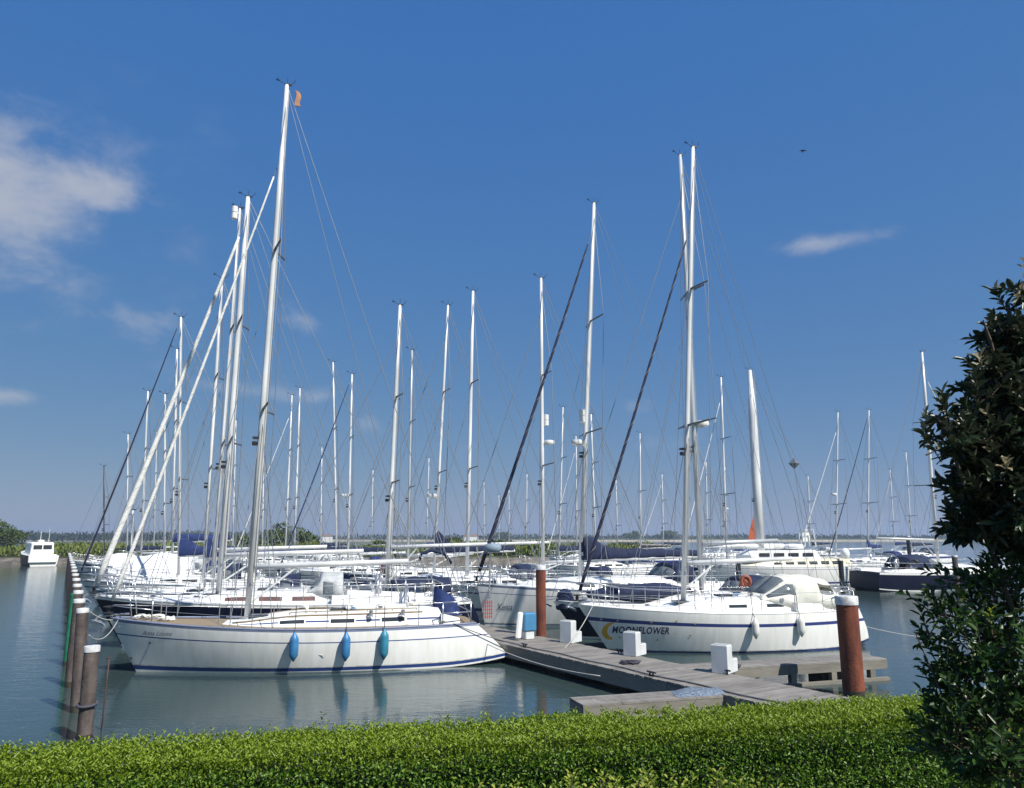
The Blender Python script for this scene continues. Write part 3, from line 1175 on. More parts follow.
    for hh in (.62, .33):
        pts = [e1, e2, Vector((e2.x, -e2.y, e2.z)), Vector((e1.x, -e1.y, e1.z))]
        if hh == .33 or rev < .2: pb.tube([q_ + Vector((0, 0, hh)) for q_ in pts], r_, 6)
        else:
            pb.tube([q_ + Vector((0, 0, hh)) for q_ in pts], r_, 6)
    for q_ in (e1, e2):
        for sg in (1, -1):
            pb.tube([Vector((q_.x, q_.y * sg, q_.z)), Vector((q_.x, q_.y * sg, q_.z + .62))], r_, 6)
    pb.build('pushpit', STEEL, root, smooth=True)
    if lod < 2:
        an = MB()
        an.tube([(-L / 2 + .5, 0, fb + .10), (-L / 2 - .22, 0, fb + .06), (-L / 2 - .36, 0, fb - .08)], .03, 6)
        an.add([(-L / 2 - .44, 0, fb - .02), (-L / 2 - .1, .14, fb - .12), (-L / 2 - .05, 0, fb - .22), (-L / 2 - .1, -.14, fb - .12), (-L / 2 - .2, 0, fb - .05)],
               [(0, 1, 2), (0, 2, 3), (0, 3, 4), (0, 4, 1), (1, 4, 2), (4, 3, 2)])
        an.build('anchor', STEEL, root)
        for (u, yy) in ((.12, .6), (.12, -.6), (.9, .8), (.9, -.8)):
            q_ = H.pt(u, 1, 1)
            x_, y_ = q_.x, q_.y * yy
            ch_ = MB()
            ch_.tube([(x_ - .1, y_, q_.z + .09), (x_ + .1, y_, q_.z + .09)], .015, 5)
            ch_.tube([(x_, y_, q_.z), (x_, y_, q_.z + .09)], .018, 5)
            ch_.build('cleat', STEEL, root)
        for (u, yy) in ((.70, .62), (.70, -.62), (.79, .66), (.79, -.66)):
            wi = MB()
            q_ = H.pt(u, 1, 1)
            wi.lathe([(.07, .26), (.055, .30), (.06, .40), (.065, .42), (.03, .44)], (q_.x, q_.y * yy, q_.z), 10)
            wi.build('winch', STEEL, root, angle=40)
        hy = MB()
        for k in range(4):
            yy = (-.06, -.02, .03, .07)[k]
            hy.tube([mp(.97) + Vector((mr * 1.1, yy, 0)), mp(.02) + Vector((mr * 1.6, yy * 1.6, 0))], .006, 3)
        hy.build('halyards', ROPE, mo)
    return root


def proj(root, p):
    c, n = math.cos(root.rotation_euler.z), math.sin(root.rotation_euler.z)
    x = root.location.x + p.x * c - p.y * n
    y = root.location.y + p.x * n + p.y * c
    z = p.z - EYE
    d = y * cp + z * sp_
    vv = -y * sp_ + z * cp
    return (512 + F * x / d, 394 - F * vv / d)


def tow(root, p):
    c, n = math.cos(root.rotation_euler.z), math.sin(root.rotation_euler.z)
    return Vector((root.location.x + p[0] * c - p[1] * n, root.location.y + p[0] * n + p[1] * c, p[2]))


# front yacht
A = yacht('A', 'white yacht in front with tan teak side deck, blue waterline stripe and three blue fenders', 248, (287, 85), 21.3,
          bow=(108, 622), stern=(503, 650), fb=1.38, fm=1.08, fs=1.10, bo=.80, rev=1.05, lod=0, stripes='blue', teak=True,
          cabin=(.25, .90, .40, .60), wins=0, genoa=SAILW, foil=166, boom=4.3, boom_z=2.68, spreaders=2, mast_r=.092, g_r=.055, sprayhood=None, B=3.25,
          bootz=(.045, .125), cove=(.70, .725), reflector=None, rail=GREYBLUE, base_y=605, wheel=True, kick=.18)
AH = YACHTS['A'][1]
# second yacht, navy hull
Bq = yacht('B', 'navy hulled yacht with long white deck and pale grey sprayhood, directly behind the front yacht', 219, (248, 197), 25.6,
           bow=(94, 596), L=11.8, fb=1.62, fm=1.32, lod=1, hull=NAVYH, stripes='navyfull', genoa=SAILW, foil=228, boom=4.6, boom_z=2.9, um=.36,
           mast_r=.105, g_r=.10, sprayhood=(GREYC, 'hood'), cabin=(.22, .66, .40, .60), wins=3, winm=WOODD, reflector=None, base_y=590, cove=(.86, .9))
Mf = yacht('M', 'white yacht with yellow moon emblem on the bow, cream cockpit tent and two white fenders', 683, (693, 147), 24.8,
           bow=(578, 612), stern=(853, 640), fb=1.42, fm=1.14, fs=1.14, bo=1.0, rev=.42, ts=.62, lod=0, stripes='band', hull=GEL, B=3.2,
           cabin=(.27, .74, .46, .62), wins=0, genoa=SAILN, foil=232, boom=3.9, boom_z=2.66, spreaders=2, mast_r=.092, sprayhood=(CREAMC, 'tent'),
           cove=(.67, .755), bootz=(.0, .045), base_y=597, g_r=.062, kick=.2, mono=True, rail=GEL)
MH = YACHTS['M'][1]
Xe = yacht('X', 'large white yacht with script name on its hull, boom under a long navy cover', 580, (594, 203), 32.0,
           bow=(477, 583), L=13.2, fb=1.62, fm=1.32, bo=.35, rev=.5, lod=1, stripes='blue', genoa=SAILN, foil=236, boom=5.4, boom_z=2.55, cover=NAVYC,
           sail_hump=.85, hump_e=.75, mast_r=.10, sprayhood=(NAVYC, 'hood'), cabin=(.12, .68, .52, .66), wins=4, radar=(.33, -.35, 0), reflector=(.405, -.2),
           base_y=575, g_r=.085, bootz=(.03, .06), cove=(.80, .815))
M2 = yacht('M2', 'navy hulled yacht just behind the moon emblem yacht, radome halfway up its grey mast', 701, (680, 155), 28.2,
           L=11.7, bow=(553, 612), fb=1.3, lod=1, hull=NAVYH, stripes='navy', genoa=None, hoist=.9, boom=3.2, boom_z=3.25, mast_r=.10, mast_m=ALUG,
           sprayhood=(NAVYC, 'hood'), radar=(.355, .34, 0), base_y=575, spreaders=2)
Pb = yacht('P', 'navy hulled yacht with dark blue sprayhood and bimini over its cockpit', 387, (400, 305), 30.0, rz=14,
           L=8.2, um=.55, fb=1.32, lod=1, hull=NAVYH, stripes='navy', genoa=None, boom=3.9, boom_z=3.1, mast_r=.09, sprayhood=(NAVYC, 'bimini'),
           cabin=(.24, .66, .42, .62), base_y=575, cover=None)

mast_side = [
    ('B2', 'white yacht with white cylinder reflector on its mast close left of the second tallest mast', 214, (240, 208), 29.6, dict(L=11, bow=(92, 588), boom=4.2, boom_z=3.0, genoa=None, mast_r=.06, sprayhood=(NAVYC, 'hood'), reflector=(.985, -.2), lod=1)),
    # key, label, base px, top, Y, kwargs
    ('D', 'white yacht with royal blue sail cover, third tallest of the left hand masts', 205, (222, 278), 34, dict(L=11, cover=ROYALC, sail_hump=.75, hump_e=.5, boom=3.9, boom_z=2.6, genoa=None, reflector=None)),
    ('C', 'white yacht with slanting navy rolled headsail reaching the left edge of the fleet', 180, (181, 317), 41, dict(bow=(80, 574), L=11.6, genoa=SAILN, foil=322, hoist=.97, cover=ROYALC, sail_hump=.75, hump_e=.5, boom=4.0, boom_z=2.5)),
    ('G1', 'white yacht with bare slim mast beside the mast with the navy rolled headsail', 173, (177, 349), 47, dict(L=10, cover=ROYALC, boom=3.4, boom_z=3.2)),
    ('G2', 'white yacht with slim mast just left of the mast with the navy headsail', 165, (165, 394), 52, dict(L=9.5, genoa=None)),
    ('G3', 'small white yacht with short pale mast, fourth mast from the left', 141, (148, 391), 57, dict(L=9.5, genoa=None, boom=3)),
    ('G4', 'small white yacht with the shortest pale mast at the left end of the fleet', 127, (128, 434), 66, dict(L=8.5, cover=NAVYC)),
    ('G5', 'small dark masted yacht, leftmost mast of all', 104, (104, 466), 74, dict(L=8, mast_m=BLACK, genoa=None, mast_r=.07)),
    ('R1', 'white yacht with radome on its mast, between the brown pile and the large named yacht', 543, (541, 278), 37, dict(L=11.4, radar=(.43, .36, 0), reflector=(.51, .22), boom=4.0, genoa=None, mast_r=.10)),
    ('R2', 'white yacht with thick pale mast left of the brown pile', 467, (473, 291), 40, dict(L=11.8, genoa=None, mast_r=.11, boom=4.4, boom_z=3.1, sprayhood=(NAVYC, 'hood'))),
    ('R3', 'white yacht with navy sail cover peaked against its mast and small radome', 434, (448, 305), 43, dict(L=11.6, cover=NAVYC, sail_hump=1.5, boom=4.6, boom_z=2.6, radar=(.27, -.34, 0))),
    ('R4', 'white yacht with dull grey mast in the middle of the fleet', 408, (412, 350), 49, dict(L=11, mast_m=ALUG, boom=4.2)),
    ('R5', 'white yacht with slanting royal blue rolled headsail and radome on its mast', 348, (352, 374), 54, dict(L=11.5, genoa=ROYALC, hoist=.97, radar=(.35, -.34, 0), boom=4.0)),
    ('R6', 'white yacht with tall plain mast left of the blue rolled headsail mast', 337, (333, 362), 58, dict(L=11.5, boom=4.4, cover=NAVYC, genoa=None)),
    ('R7', 'white yacht with navy sail cover, right one of two close masts over the bushes', 294, (300, 388), 63, dict(L=11, cover=NAVYC, genoa=None, boom=4.0)),
    ('R8', 'white yacht with pale rolled headsail, left one of two close masts over the bushes', 285, (292, 395), 67, dict(L=11, genoa=SAILW, cover=NAVYC)),
    ('S1', 'white yacht with weathered mast right of the large navy sail cover mast', 596, (591, 414), 63, dict(L=10, genoa=None)),
    ('S2', 'white yacht with short mast left of the large navy sail cover mast', 559, (563, 407), 66, dict(L=10, genoa=None, cover=NAVYC)),
    ('S3', 'white yacht with small lone mast between the two navy rolled headsails', 641, (640, 433), 84, dict(L=10, genoa=None, cover=BLACK, spreaders=1)),
    ('S4', 'white yacht with two parted masts of stays right of the moon emblem yacht', 727, (721, 377), 60, dict(L=10.5, genoa=SAILW, radar=None, boom=4.2, cover=None)),
    ('S5', 'white yacht with radome halfway up, left of two distant masts on the right', 836, (838, 412), 74, dict(L=11, genoa=SAILW, radar=(.42, -.34, 0))),
    ('S6', 'white yacht with slanting navy rolled headsail, right of two distant masts on the right', 868, (869, 410), 77, dict(L=11.5, genoa=SAILN, hoist=.97, cover=ROYALC, boom=1.6, sail_hump=1.0)),
    ('T1', 'tiny far yacht with thin mast, left of the far pair behind the fleet', 484, (484, 482), 120, dict(L=8, mast_r=.07)),
    ('T2', 'tiny far yacht with thin mast, right of the far pair behind the fleet', 499, (499, 495), 125, dict(L=8, mast_r=.07, cover=NAVYC)),
    ('T3', 'tiny far yacht seen in the gap left of the bare centre masts', 509, (509, 490), 112, dict(L=8, mast_r=.07, genoa=SAILN)),
    ('T4', 'small far yacht with pale mast right behind the two left masts over bushes', 262, (264, 428), 78, dict(L=9.5, mast_r=.08)),
    ('T5', 'small far yacht with grey mast just behind the motor yacht', 724, (725, 467), 100, dict(L=9, mast_r=.08, radar=(.5, .3, 0))),
]
for k_, (bpx_, tpx_, tpy_, Y_, d_) in enumerate((
        (153, 157, 432, 88, 'left of the two navy and white left masts'), (232, 236, 420, 84, 'between the two tallest left masts'), (320, 322, 446, 96, 'left of the tall plain mast'),
        (371, 373, 470, 110, 'between the blue headsail mast and the middle masts'), (426, 429, 458, 104, 'just left of the small radome mast'), (526, 527, 474, 112, 'left of the radome mast at the brown pile'),
        (577, 576, 436, 92, 'just behind the navy sail cover mast'), (618, 616, 480, 108, 'left of the small lone mast'), (664, 662, 474, 104, 'between lone mast and moon emblem yacht mast'),
        (708, 706, 462, 98, 'close right of the moon emblem yacht mast'), (812, 808, 476, 110, 'left of the far right pair of masts'), (896, 890, 470, 112, 'right of the far right pair of masts'), (913, 906, 452, 100, 'close left of the dark yacht mast'))):
    mast_side.append(('Z%d' % k_, 'distant small yacht ' + d_, bpx_, (tpx_, tpy_), Y_, dict(L=9.5, mast_r=.085, boom=3.2, cover=random.choice([NAVYC, None, ROYALC]), genoa=random.choice([None, SAILW]))))
for key, lab, bpx, top, Y, kw in mast_side:
    args = dict(lod=2, base_y=560, um=.40, fb=1.3, stripes=random.choice(['blue', 'sheer', 'band']), sprayhood=random.choice([(NAVYC, 'hood'), (GREYC, 'hood'), (ROYALC, 'hood'), None]),
                cabin=(.22, .68, .46, .62), wins=3, mast_r=.085)
    args.update(kw)
    yacht(key, lab, bpx, top, Y, **args)

# dark classic yacht at right, bow to the right
Dk = yacht('K', 'dark hulled yacht with white sheer band and navy cockpit tent, partly behind the shrub', 938, (922, 352), 52.5, rz=194, L=13, um=.52,
           fb=1.5, bo=1.4, lod=1, hull=NAVYH, stripes='navy', genoa=SAILW, boom=4.8, boom_z=3.3, mast_r=.11, sprayhood=(NAVYC, 'tent'), base_y=560, rev=.2, cabin=(.25, .66, .5, .62))
# cream motor sailer with thick mast
Kq = yacht('Q', 'cream and white motor sailer with long wheelhouse and very thick white mast', 760, (750, 370), 57.5, L=13.4, um=.40, rz=12,
           fb=1.55, fm=1.3, bo=.9, rev=.1, lod=1, hull=GEL, stripes='band', cabin=(.20, .90, .70, .72), wins=6, cab_m=GELC, mast_r=.30, mast_taper=.35,
           genoa=None, boom=0, spreaders=0, base_y=545, name='motor_sailer', cat='motor sailer', wheel=False, cove=(.86, .93))

# ------------------------------------------------------------------ details on the two near yachts


def strip_on_cabin(key, x0, x1, s0, s1, m, name, off=.004):
    root, H, xm, L = YACHTS[key]
    cab = CABS[key]
    P = []
    ch = []
    n = 8
    us = []
    for i in range(n + 1):
        t = x0 + (x1 - x0) * i / n
        P.append([cab(t, s1, -1, off), cab(t, s0, -1, off)])
    return solid(P, .012, name, m, [c for c in root.children if c.name.startswith('cabin')][0], smooth=False)


CABS = {}


def cab_fn(key, cabin):
    root, H, xm, L = YACHTS[key]
    c0, c1, ch, cw = cabin
    hc = (lambda t: ch * (sm(t / .42) * .8 + .2 * sm(t)))

    def cab(t, s, side=-1, off=0.0):
        u = c0 + (c1 - c0) * t
        a = H.pt(u, 1, side)
        wd = min(abs(a.y) * cw / .8, H.B / 2 * cw) * (0.55 + .45 * sm(t / .3)) + off
        h = hc(t)
        if s <= 1:
            return Vector((a.x, side * wd * (1 - .12 * s), a.z + h * .84 * s))
        k = s - 1
        return Vector((a.x, side * wd * .88 * (1 - k), a.z + h * (.84 + .22 * (1 - (1 - k) ** 2)) + off))
    CABS[key] = cab


cab_fn('A', (.25, .90, .40, .60))
cab_fn('M', (.27, .74, .46, .62))
# front yacht: dark windows between blue stripe lengths
for (a_, b_) in ((.34, .47), (.59, .70), (.80, .92)):
    pass


def t_at(key, px, py=607):
    """cabin parameter whose side point projects to column px"""
    root = YACHTS[key][0]
    cab = CABS[key]
    return min((i / 300 for i in range(301)), key=lambda t: abs(proj(root, cab(t, .5, -1))[0] - px))


for (pa, pb_) in ((280, 304), (331, 354), (382, 405)):
    o = strip_on_cabin('A', t_at('A', pa), t_at('A', pb_), .38, .70, GLASS, 'window')
for (pa, pb_) in ((217, 278), (306, 329), (356, 380), (407, 455)):
    strip_on_cabin('A', t_at('A', pa), t_at('A', pb_), .47, .60, BLUE, 'stripe')
for (pa, pb_) in ((729, 747), (767, 784), (798, 814)):
    strip_on_cabin('M', t_at('M', pa), t_at('M', pb_), .42, .68, GLASS, 'window')

# navy cover over the front yacht's wheel, folded cloth
aroot = YACHTS['A'][0]
AL = YACHTS['A'][3]


def x_at(key, px, py, z=1.3, y=0):
    root = YACHTS[key][0]
    return min((i / 100 for i in range(-800, 801)), key=lambda x: abs(proj(root, Vector((x, y, z)))[0] - px))


def draped(name, m, parent, pts_base, pts_top, zb, zt, n=6, wob=.03, seed=0):
    P = []
    for k in range(n + 1):
        t = k / n
        row = []
        for i, (a, b) in enumerate(zip(pts_base, pts_top)):
            q = Vector((a[0], a[1], zb)).lerp(Vector((b[0], b[1], zt if len(b) < 3 else b[2])), t)
            nv = wob * (1 - t) * math.sin(i * 2.6 + seed)
            q.x += nv
            q.y += nv * .6
            row.append(q)
        P.append(row)
    b = MB()
    b.grid(P, close=True)
    b.add(P[-1], [tuple(range(len(P[-1])))])
    b.add(P[0], [tuple(reversed(range(len(P[0]))))])
    return b.build(name, m, parent, smooth=True)


def ovalpts(cx, cy, rx_, ry_, n=16):
    return [(cx + rx_ * math.cos(2 * math.pi * i / n), cy + ry_ * math.sin(2 * math.pi * i / n)) for i in range(n)]


xa = x_at('A', 446, 610)
draped('wheel_cover', ROYALC, aroot, ovalpts(xa, -.1, .42, .5), [(q[0], q[1], 2.06 - .35 * ((q[0] - xa + .3) / .6 if q[0] > xa - .3 else 0)) for q in ovalpts(xa - .08, -.1, .30, .25)], 1.28, 2.0, wob=.05)
# teak cabin top edge of the front yacht
b = MB()
cA = CABS['A']
for side in (-1, 1):
    b.tube([cA(.12 + .8 * i / 14, 1.02, side, .012) for i in range(15)], .022, 5)
b.build('cabin_edge_trim', TEAK, [c_ for c_ in aroot.children if c_.name.startswith('cabin')][0], smooth=True)
# white companionway hood and low cockpit screen
b = MB()
q = cA(.72, 2)
b.box((q.x, 0, q.z + .06), (1.7, .8, .10), bev=.04)
b.build('sliding_hatch', GEL2, aroot)
# red lattice lifebuoy frame at the stern
xs = x_at('A', 480, 612)
b = MB()
zr = 1.22
for k in range(5):
    b.tube([(xs - .12 + .06 * k, -1.05, zr), (xs - .12 + .06 * k, -1.05, zr + .5)], .010, 5)
for k in range(5):
    b.tube([(xs - .14, -1.05, zr + .05 + .1 * k), (xs + .14, -1.05, zr + .05 + .1 * k)], .012, 5)
b.build('rescue_ladder_net', RED, aroot)


# ---- lettering on the hulls


def hull_text(key, body, px, z0, size, m, name, shear=0.0, bold=0.0, width=None, space=1.0, side=-1):
    root, H, xm, L = YACHTS[key]
    cu = bpy.data.curves.new(name, 'FONT')
    cu.body = body
    cu.size = size
    cu.shear = shear
    cu.offset = bold
    cu.space_character = space
    cu.resolution_u = 3
    to = bpy.data.objects.new('tmp_text', cu)
    COL.objects.link(to)
    bpy.context.view_layer.update()
    me = bpy.data.meshes.new_from_object(to)
    bpy.data.objects.remove(to)
    xs_ = [v.co.x for v in me.vertices]
    wd = max(xs_) - min(xs_)
    x0 = min((i / 200 for i in range(-1600, 1601)), key=lambda x: abs(proj(root, H.at(x, z0, side))[0] - px))
    k = 1.0
    if width:
        x1 = min((i / 200 for i in range(-1600, 1601)), key=lambda x: abs(proj(root, H.at(x, z0, side))[0] - width))
        k = (x1 - x0) / wd
    for v in me.vertices:
        q_ = H.at(x0 + (v.co.x - min(xs_)) * k, z0 + v.co.y, side, .014)
        v.co = q_
    me.materials.append(m)
    o = bpy.data.objects.new(name, me)
    COL.objects.link(o)
    o.parent = [c_ for c_ in root.children if c_.name.startswith('hull')][0]
    return o


hull_text('M', 'MOONFLOWER', 612, .59, .29, LETTER, 'name_lettering', bold=.008, width=669, space=1.15)
hull_text('X', 'Xenia', 496, .62, .40, LETTER, 'name_lettering', shear=.35, bold=-.002, width=512)
hull_text('A', 'Anna Louise', 142, .98, .17, BLUE, 'name_lettering', shear=.5, bold=-.001, width=172)

# crescent moon emblem
root, H, xm, L = YACHTS['M']
b = MB()
x0 = min((i / 200 for i in range(-1200, 600)), key=lambda x: abs(proj(root, H.at(x, .6))[0] - 611))
out_, in_ = [], []
for i in range(21):
    a = R(75 + 210 * i / 20)
    out_.append((.25 * math.cos(a), .27 * math.sin(a)))
ox_, oy_ = out_[0]
for i in range(21):
    t = i / 20
    # inner arc through the two tips, shallower
    a = R(100 + 150 * t + 10)
    in_.append((.11 + .22 * math.cos(R(110 + 155 * t)), .02 + .235 * math.sin(R(110 + 155 * t))))
in_[0] = out_[0]
in_[-1] = out_[-1]
b.grid([[H.at(x0 + q_[0], .64 + q_[1], -1, .005) for q_ in out_], [H.at(x0 + q_[0], .64 + q_[1], -1, .005) for q_ in in_]])
b.build('moon_emblem', YELLOW, [c_ for c_ in root.children if c_.name.startswith('hull')][0])
b = MB()
for (dx, dz) in ((-.32, .38), (.12, .36), (-.30, -.20), (.25, -.17), (.78, -.2), (1.05, .33), (1.75, .36), (2.3, .30), (2.2, -.08), (1.3, -.22)):
    q_ = H.at(x0 + dx, .62 + dz, -1, .009)
    vs_ = [H.at(x0 + dx + .035 * math.cos(i * math.pi / 3), .62 + dz + .035 * math.sin(i * math.pi / 3), -1, .009) for i in range(6)]
    b.add(vs_, [tuple(range(6))])
b.build('star_marks', mat('tan_vinyl', (.45, .36, .22), .5, var=.1), [c_ for c_ in root.children if c_.name.startswith('hull')][0])

# foredeck bundle, vents and coiled sheets on the front yacht
rs_ = random.Random(4)
for (u_, yy_, sc_) in ((.085, -.1, .16), (.12, .25, .13), (.15, -.25, .15)):
    q_ = AH.pt(u_, 1, 1)
    b = MB()
    pts = []
    for i in range(40):
        a = i * .7
        rr = sc_ * (.5 + .5 * rs_.random())
        pts.append((q_.x + rr * 1.5 * math.cos(a), yy_ * abs(q_.y) + rr * math.sin(a), q_.z + .05 + .09 * rs_.random()))
    b.tube(pts, .02, 5)
    b.build('coiled_line', SAILW, aroot, smooth=True)
for key_ in ('A', 'M'):
    rr_, HH_, _x, _l = YACHTS[key_]
    for side in (-1, 1):
        q_ = CABS[key_](.42, 1.5, side)
        b = MB()
        b.tube([q_, q_ + Vector((0, 0, .12)), q_ + Vector((-.05, 0, .17)), q_ + Vector((-.13, 0, .17))], [.04, .04, .045, .06], 8)
        b.build('dorade_vent', GEL2, rr_, smooth=True)
    for k_, t_ in enumerate((.62, .74)):
        q_ = CABS[key_](t_, 1.6, -1)
        b = MB()
        b.tube([(q_.x + .09 * math.cos(i * .6), q_.y + .07 * math.sin(i * .6), q_.z + .02 + .004 * i) for i in range(30)], .010, 5)
        b.build('coiled_sheet', ROPED if k_ else FBLUE, rr_, smooth=True)

# small outlets on the front yacht's bow
b = MB()
for (px, zz) in ((150, .78), (131, .35)):
    x0 = min((i / 200 for i in range(-1200, 600)), key=lambda x: abs(proj(aroot, AH.at(x, zz))[0] - px))
    q_ = AH.at(x0, zz, -1, .0)
    b.lathe([(.03, -.02), (.03, .02)], q_, 8, axis='y')
b.build('hull_outlet', BLACK, aroot)

# radar/covered dome on a pole at the stern of the navy bimini yacht
proot = YACHTS['P'][0]
PH = YACHTS['P'][1]
xp = x_at('P', 487, 560, 3.0)
b = MB()
b.tube([(xp - .02, -.6, 1.1), (xp, -.6, 3.0)], .03, 6)
b.tube([(xp - .6, .2, 1.1), (xp + .02, -.5, 2.5), (xp, -.6, 2.9)], .022, 6)
b.build('stern_pole', STEEL, proot)
b = MB()
b.lathe([(.08, -.16), (.30, -.15), (.37, -.02), (.36, .10), (.28, .17), (.05, .2)], (xp + .1, -.6, 3.05), 14)
b.build('covered_dome', mat('faded_blue_cover', (.19, .25, .31), .8, var=.15), proot, smooth=True)
b = MB()
xq = x_at('P', 432, 560, 3.0)
b.tube([(xq - .5, 0, 2.55), (xq - .42, 0, 2.85), (xq, 0, 2.98), (xq + .5, 0, 2.85), (xq + .8, 0, 2.45)], [.05, .06, .07, .07, .06], 8)
b.build('folded_hoop', NAVYC, proot, smooth=True)

# foredeck bundle on M2, canvas dinghy cover
m2 = YACHTS['M2'][0]
H2 = YACHTS['M2'][1]
xb0, xb1 = x_at('M2', 588, 600, 1.6), x_at('M2', 690, 600, 1.6)
P = []
for i in range(15):
    t = i / 14
    rr = max(.02, math.sin(math.pi * min(1, t * .93 + .05)) ** .6)
    row = []
    for k in range(12):
        a = 2 * math.pi * k / 12
        wz = .30 * rr * (1 + .12 * math.sin(3 * a + t * 14))
        row.append(Vector((xb0 + (xb1 - xb0) * t, .65 * rr * math.cos(a), 1.50 + .0 + wz * math.sin(a) + .1 * t)))
    P.append(row)
b = MB()
b.grid(P, close=True)
o = b.build('dinghy_cover', NAVYC, None, smooth=True)
o.location = m2.location
o.rotation_euler = m2.rotation_euler
o.name = 'covered_dinghy'
tag(o, 'dark navy covered dinghy lying on the foredeck of the yacht behind the moon emblem yacht', 'dinghy')

# motor sailer wheelhouse
kroot = YACHTS['Q'][0]
KH = YACHTS['Q'][1]
b = MB()
P = []
for (x_, z_, w_) in ((-2.8, 2.7, 1.15), (-2.2, 3.0, 1.25), (2.6, 3.05, 1.25), (2.9, 2.6, 1.3)):
    P.append([(x_, -w_, 2.4), (x_, -w_ * .96, z_ - .06), (x_ + .0, -w_ * .8, z_), (x_, w_ * .8, z_), (x_, w_ * .96, z_ - .06), (x_, w_, 2.4)])
b.grid(P)
b.add(P[0], [(0, 1, 2, 3, 4, 5)])
b.add(P[-1], [(5, 4, 3, 2, 1, 0)])
wh = b.build('wheelhouse', GEL2, kroot, angle=30)
for k in range(4):
    b = MB()
    b.box((-1.75 + 1.2 * k, -1.262, 2.72), (.85, .03, .26), bev=.01)
    b.build('window', GLASS, wh)
b = MB()
b.lathe([(.25, 0), (.8, .08), (.9, .25), (.75, .4), (.2, .46)], (1.4, 0, 3.05), 14)
b.build('covered_tender', WHITEC, kroot, smooth=True)
b = MB()
b.lathe([(.20, 0), (.30, .1), (.31, .5), (.2, .7), (.05, .78)], (5.2, -1.0, 2.4), 12)
b.build('life_raft_canister', WHITEC, kroot, smooth=True)
b = MB()
b.tube([(-6.0, 0, 3.2), (-3.0, 0, 3.35), (0.6, 0, 3.3)], [.06, .20, .24], 8)
b.tube([(-6.2, 0, 2.0), (-6.2, 0, 3.2)], .05, 6)
b.build('boom', ALU, kroot, smooth=True)
# steering frame with tan seat at the aft deck
b = MB()
b.box((2.6, 0, 4.0), (.7, .08, .7), bev=.03)
b.tube([(2.2, -.4, 3.3), (2.35, -.4, 4.5), (3.0, -.4, 4.6), (3.15, -.4, 3.3)], .05, 6)
b.tube([(2.2, .4, 3.3), (2.35, .4, 4.5), (3.0, .4, 4.6), (3.15, .4, 3.3)], .05, 6)
b.tube([(2.35, -.4, 4.5), (2.35, .4, 4.5)], .05, 6)
b.build('radar_arch', GEL, kroot)

for c_ in kroot.children:
    if c_.name.split('.')[0] in ('wheelhouse', 'covered_tender', 'life_raft_canister', 'boom', 'radar_arch'): c_.location.z = -.52

# yacht under white winter cover in the left row
q = at_y(165, 565, 37.5)
yc = yacht('W', 'small hull completely wrapped in a bright white ridged cover in the left row', 132, (133, 510), 44, bow=(100, 568), L=5.8, lod=2, base_y=560, boom=0, genoa=None, spreaders=0,
           cabin=(.25, .68, .3, .6), masts_back=False, fb=1.3, mast_r=.05)
wr_, WH, _, WL = YACHTS['W']
P = []
for i in range(13):
    t = i / 12
    x = -WL / 2 + .5 + (WL - 1.3) * t
    u = (x + WL / 2) / WL
    hb_ = WH.hb(u) + .04
    rz_ = 2.5 + .10 * math.sin(t * 6.2 * 2)
    zs = WH.sheer(u)
    P.append([(x, -hb_, zs - .25), (x, -hb_ * .97, zs + .1), (x, -hb_ * .55, zs + (rz_ - zs) * .62), (x, 0, rz_), (x, hb_ * .55, zs + (rz_ - zs) * .62), (x, hb_ * .97, zs + .1), (x, hb_, zs - .25)])
b = MB()
b.grid(P)
b.add(P[0], [tuple(range(7))])
b.add(P[-1], [tuple(reversed(range(7)))])
b.build('winter_cover', WHITEC, wr_, smooth=False)

# ------------------------------------------------------------------ fenders (hang from the yachts: things of their own)


def fender(key, px, label, m, zc, length=.62, r=.115, group=None, drop=None):
    root, H, xm, L = YACHTS[key]
    x = min((i / 100 for i in range(-800, 801)), key=lambda xx: abs(proj(root, H.at(xx, zc) + Vector((0, -r, 0)))[0] - px))
    s0 = H.at(x, zc, -1)
    # lean on the topmost part of the hull side
    ymax = min(H.at(x, zc + d, -1).y for d in (-length / 2, 0, length / 2))
    c_ = Vector((x, ymax - r - .005, zc))
    wp = tow(root, c_)
    t = empty('fender', wp, root.rotation_euler.z, label, 'fender', group)
    h = length / 2
    b = MB()
    b.lathe([(.02, -h - .05), (.035, -h - .02), (r * .55, -h + .02), (r * .92, -h + .09), (r, -h + .16), (r, h - .16), (r * .92, h - .09), (r * .55, h - .02), (.035, h + .02), (.022, h + .06)], (0, 0, 0), 16)
    b.build('fender_body', m, t, smooth=True)
    sh_ = H.sheer(.5)
    u = (x + L / 2) / L
    zs = H.sheer(min(1, max(0, u)))
    b = MB()
    top_ = Vector((0, (H.pt(u, 1, -1).y + .06) - c_.y, zs + .62 - zc))
    edge = Vector((0, (H.pt(u, 1, -1).y - .02) - c_.y, zs + .02 - zc))
    b.tube([(0, 0, h + .05), edge, top_], .012, 5)
    b.build('rope', ROPED, t)
    return t


fender('A', 294, 'blue fender nearest the bow of the front white yacht', FBLUE, .72, group='fenders on the front yacht')
fender('A', 346, 'middle one of the three blue fenders on the front white yacht', FBLUE, .68, group='fenders on the front yacht')
fender('A', 384, 'teal blue fender nearest the stern of the front white yacht', FTEAL, .70, length=.68, r=.12, group='fenders on the front yacht')
fender('M', 755, 'white fender in the middle of the moon emblem yacht', FWHITE, .76, length=.52, r=.11, group='white fenders on the moon emblem yacht')
fender('M', 801, 'white fender nearest the cockpit tent of the moon emblem yacht', FWHITE, .78, length=.55, r=.12, group='white fenders on the moon emblem yacht')

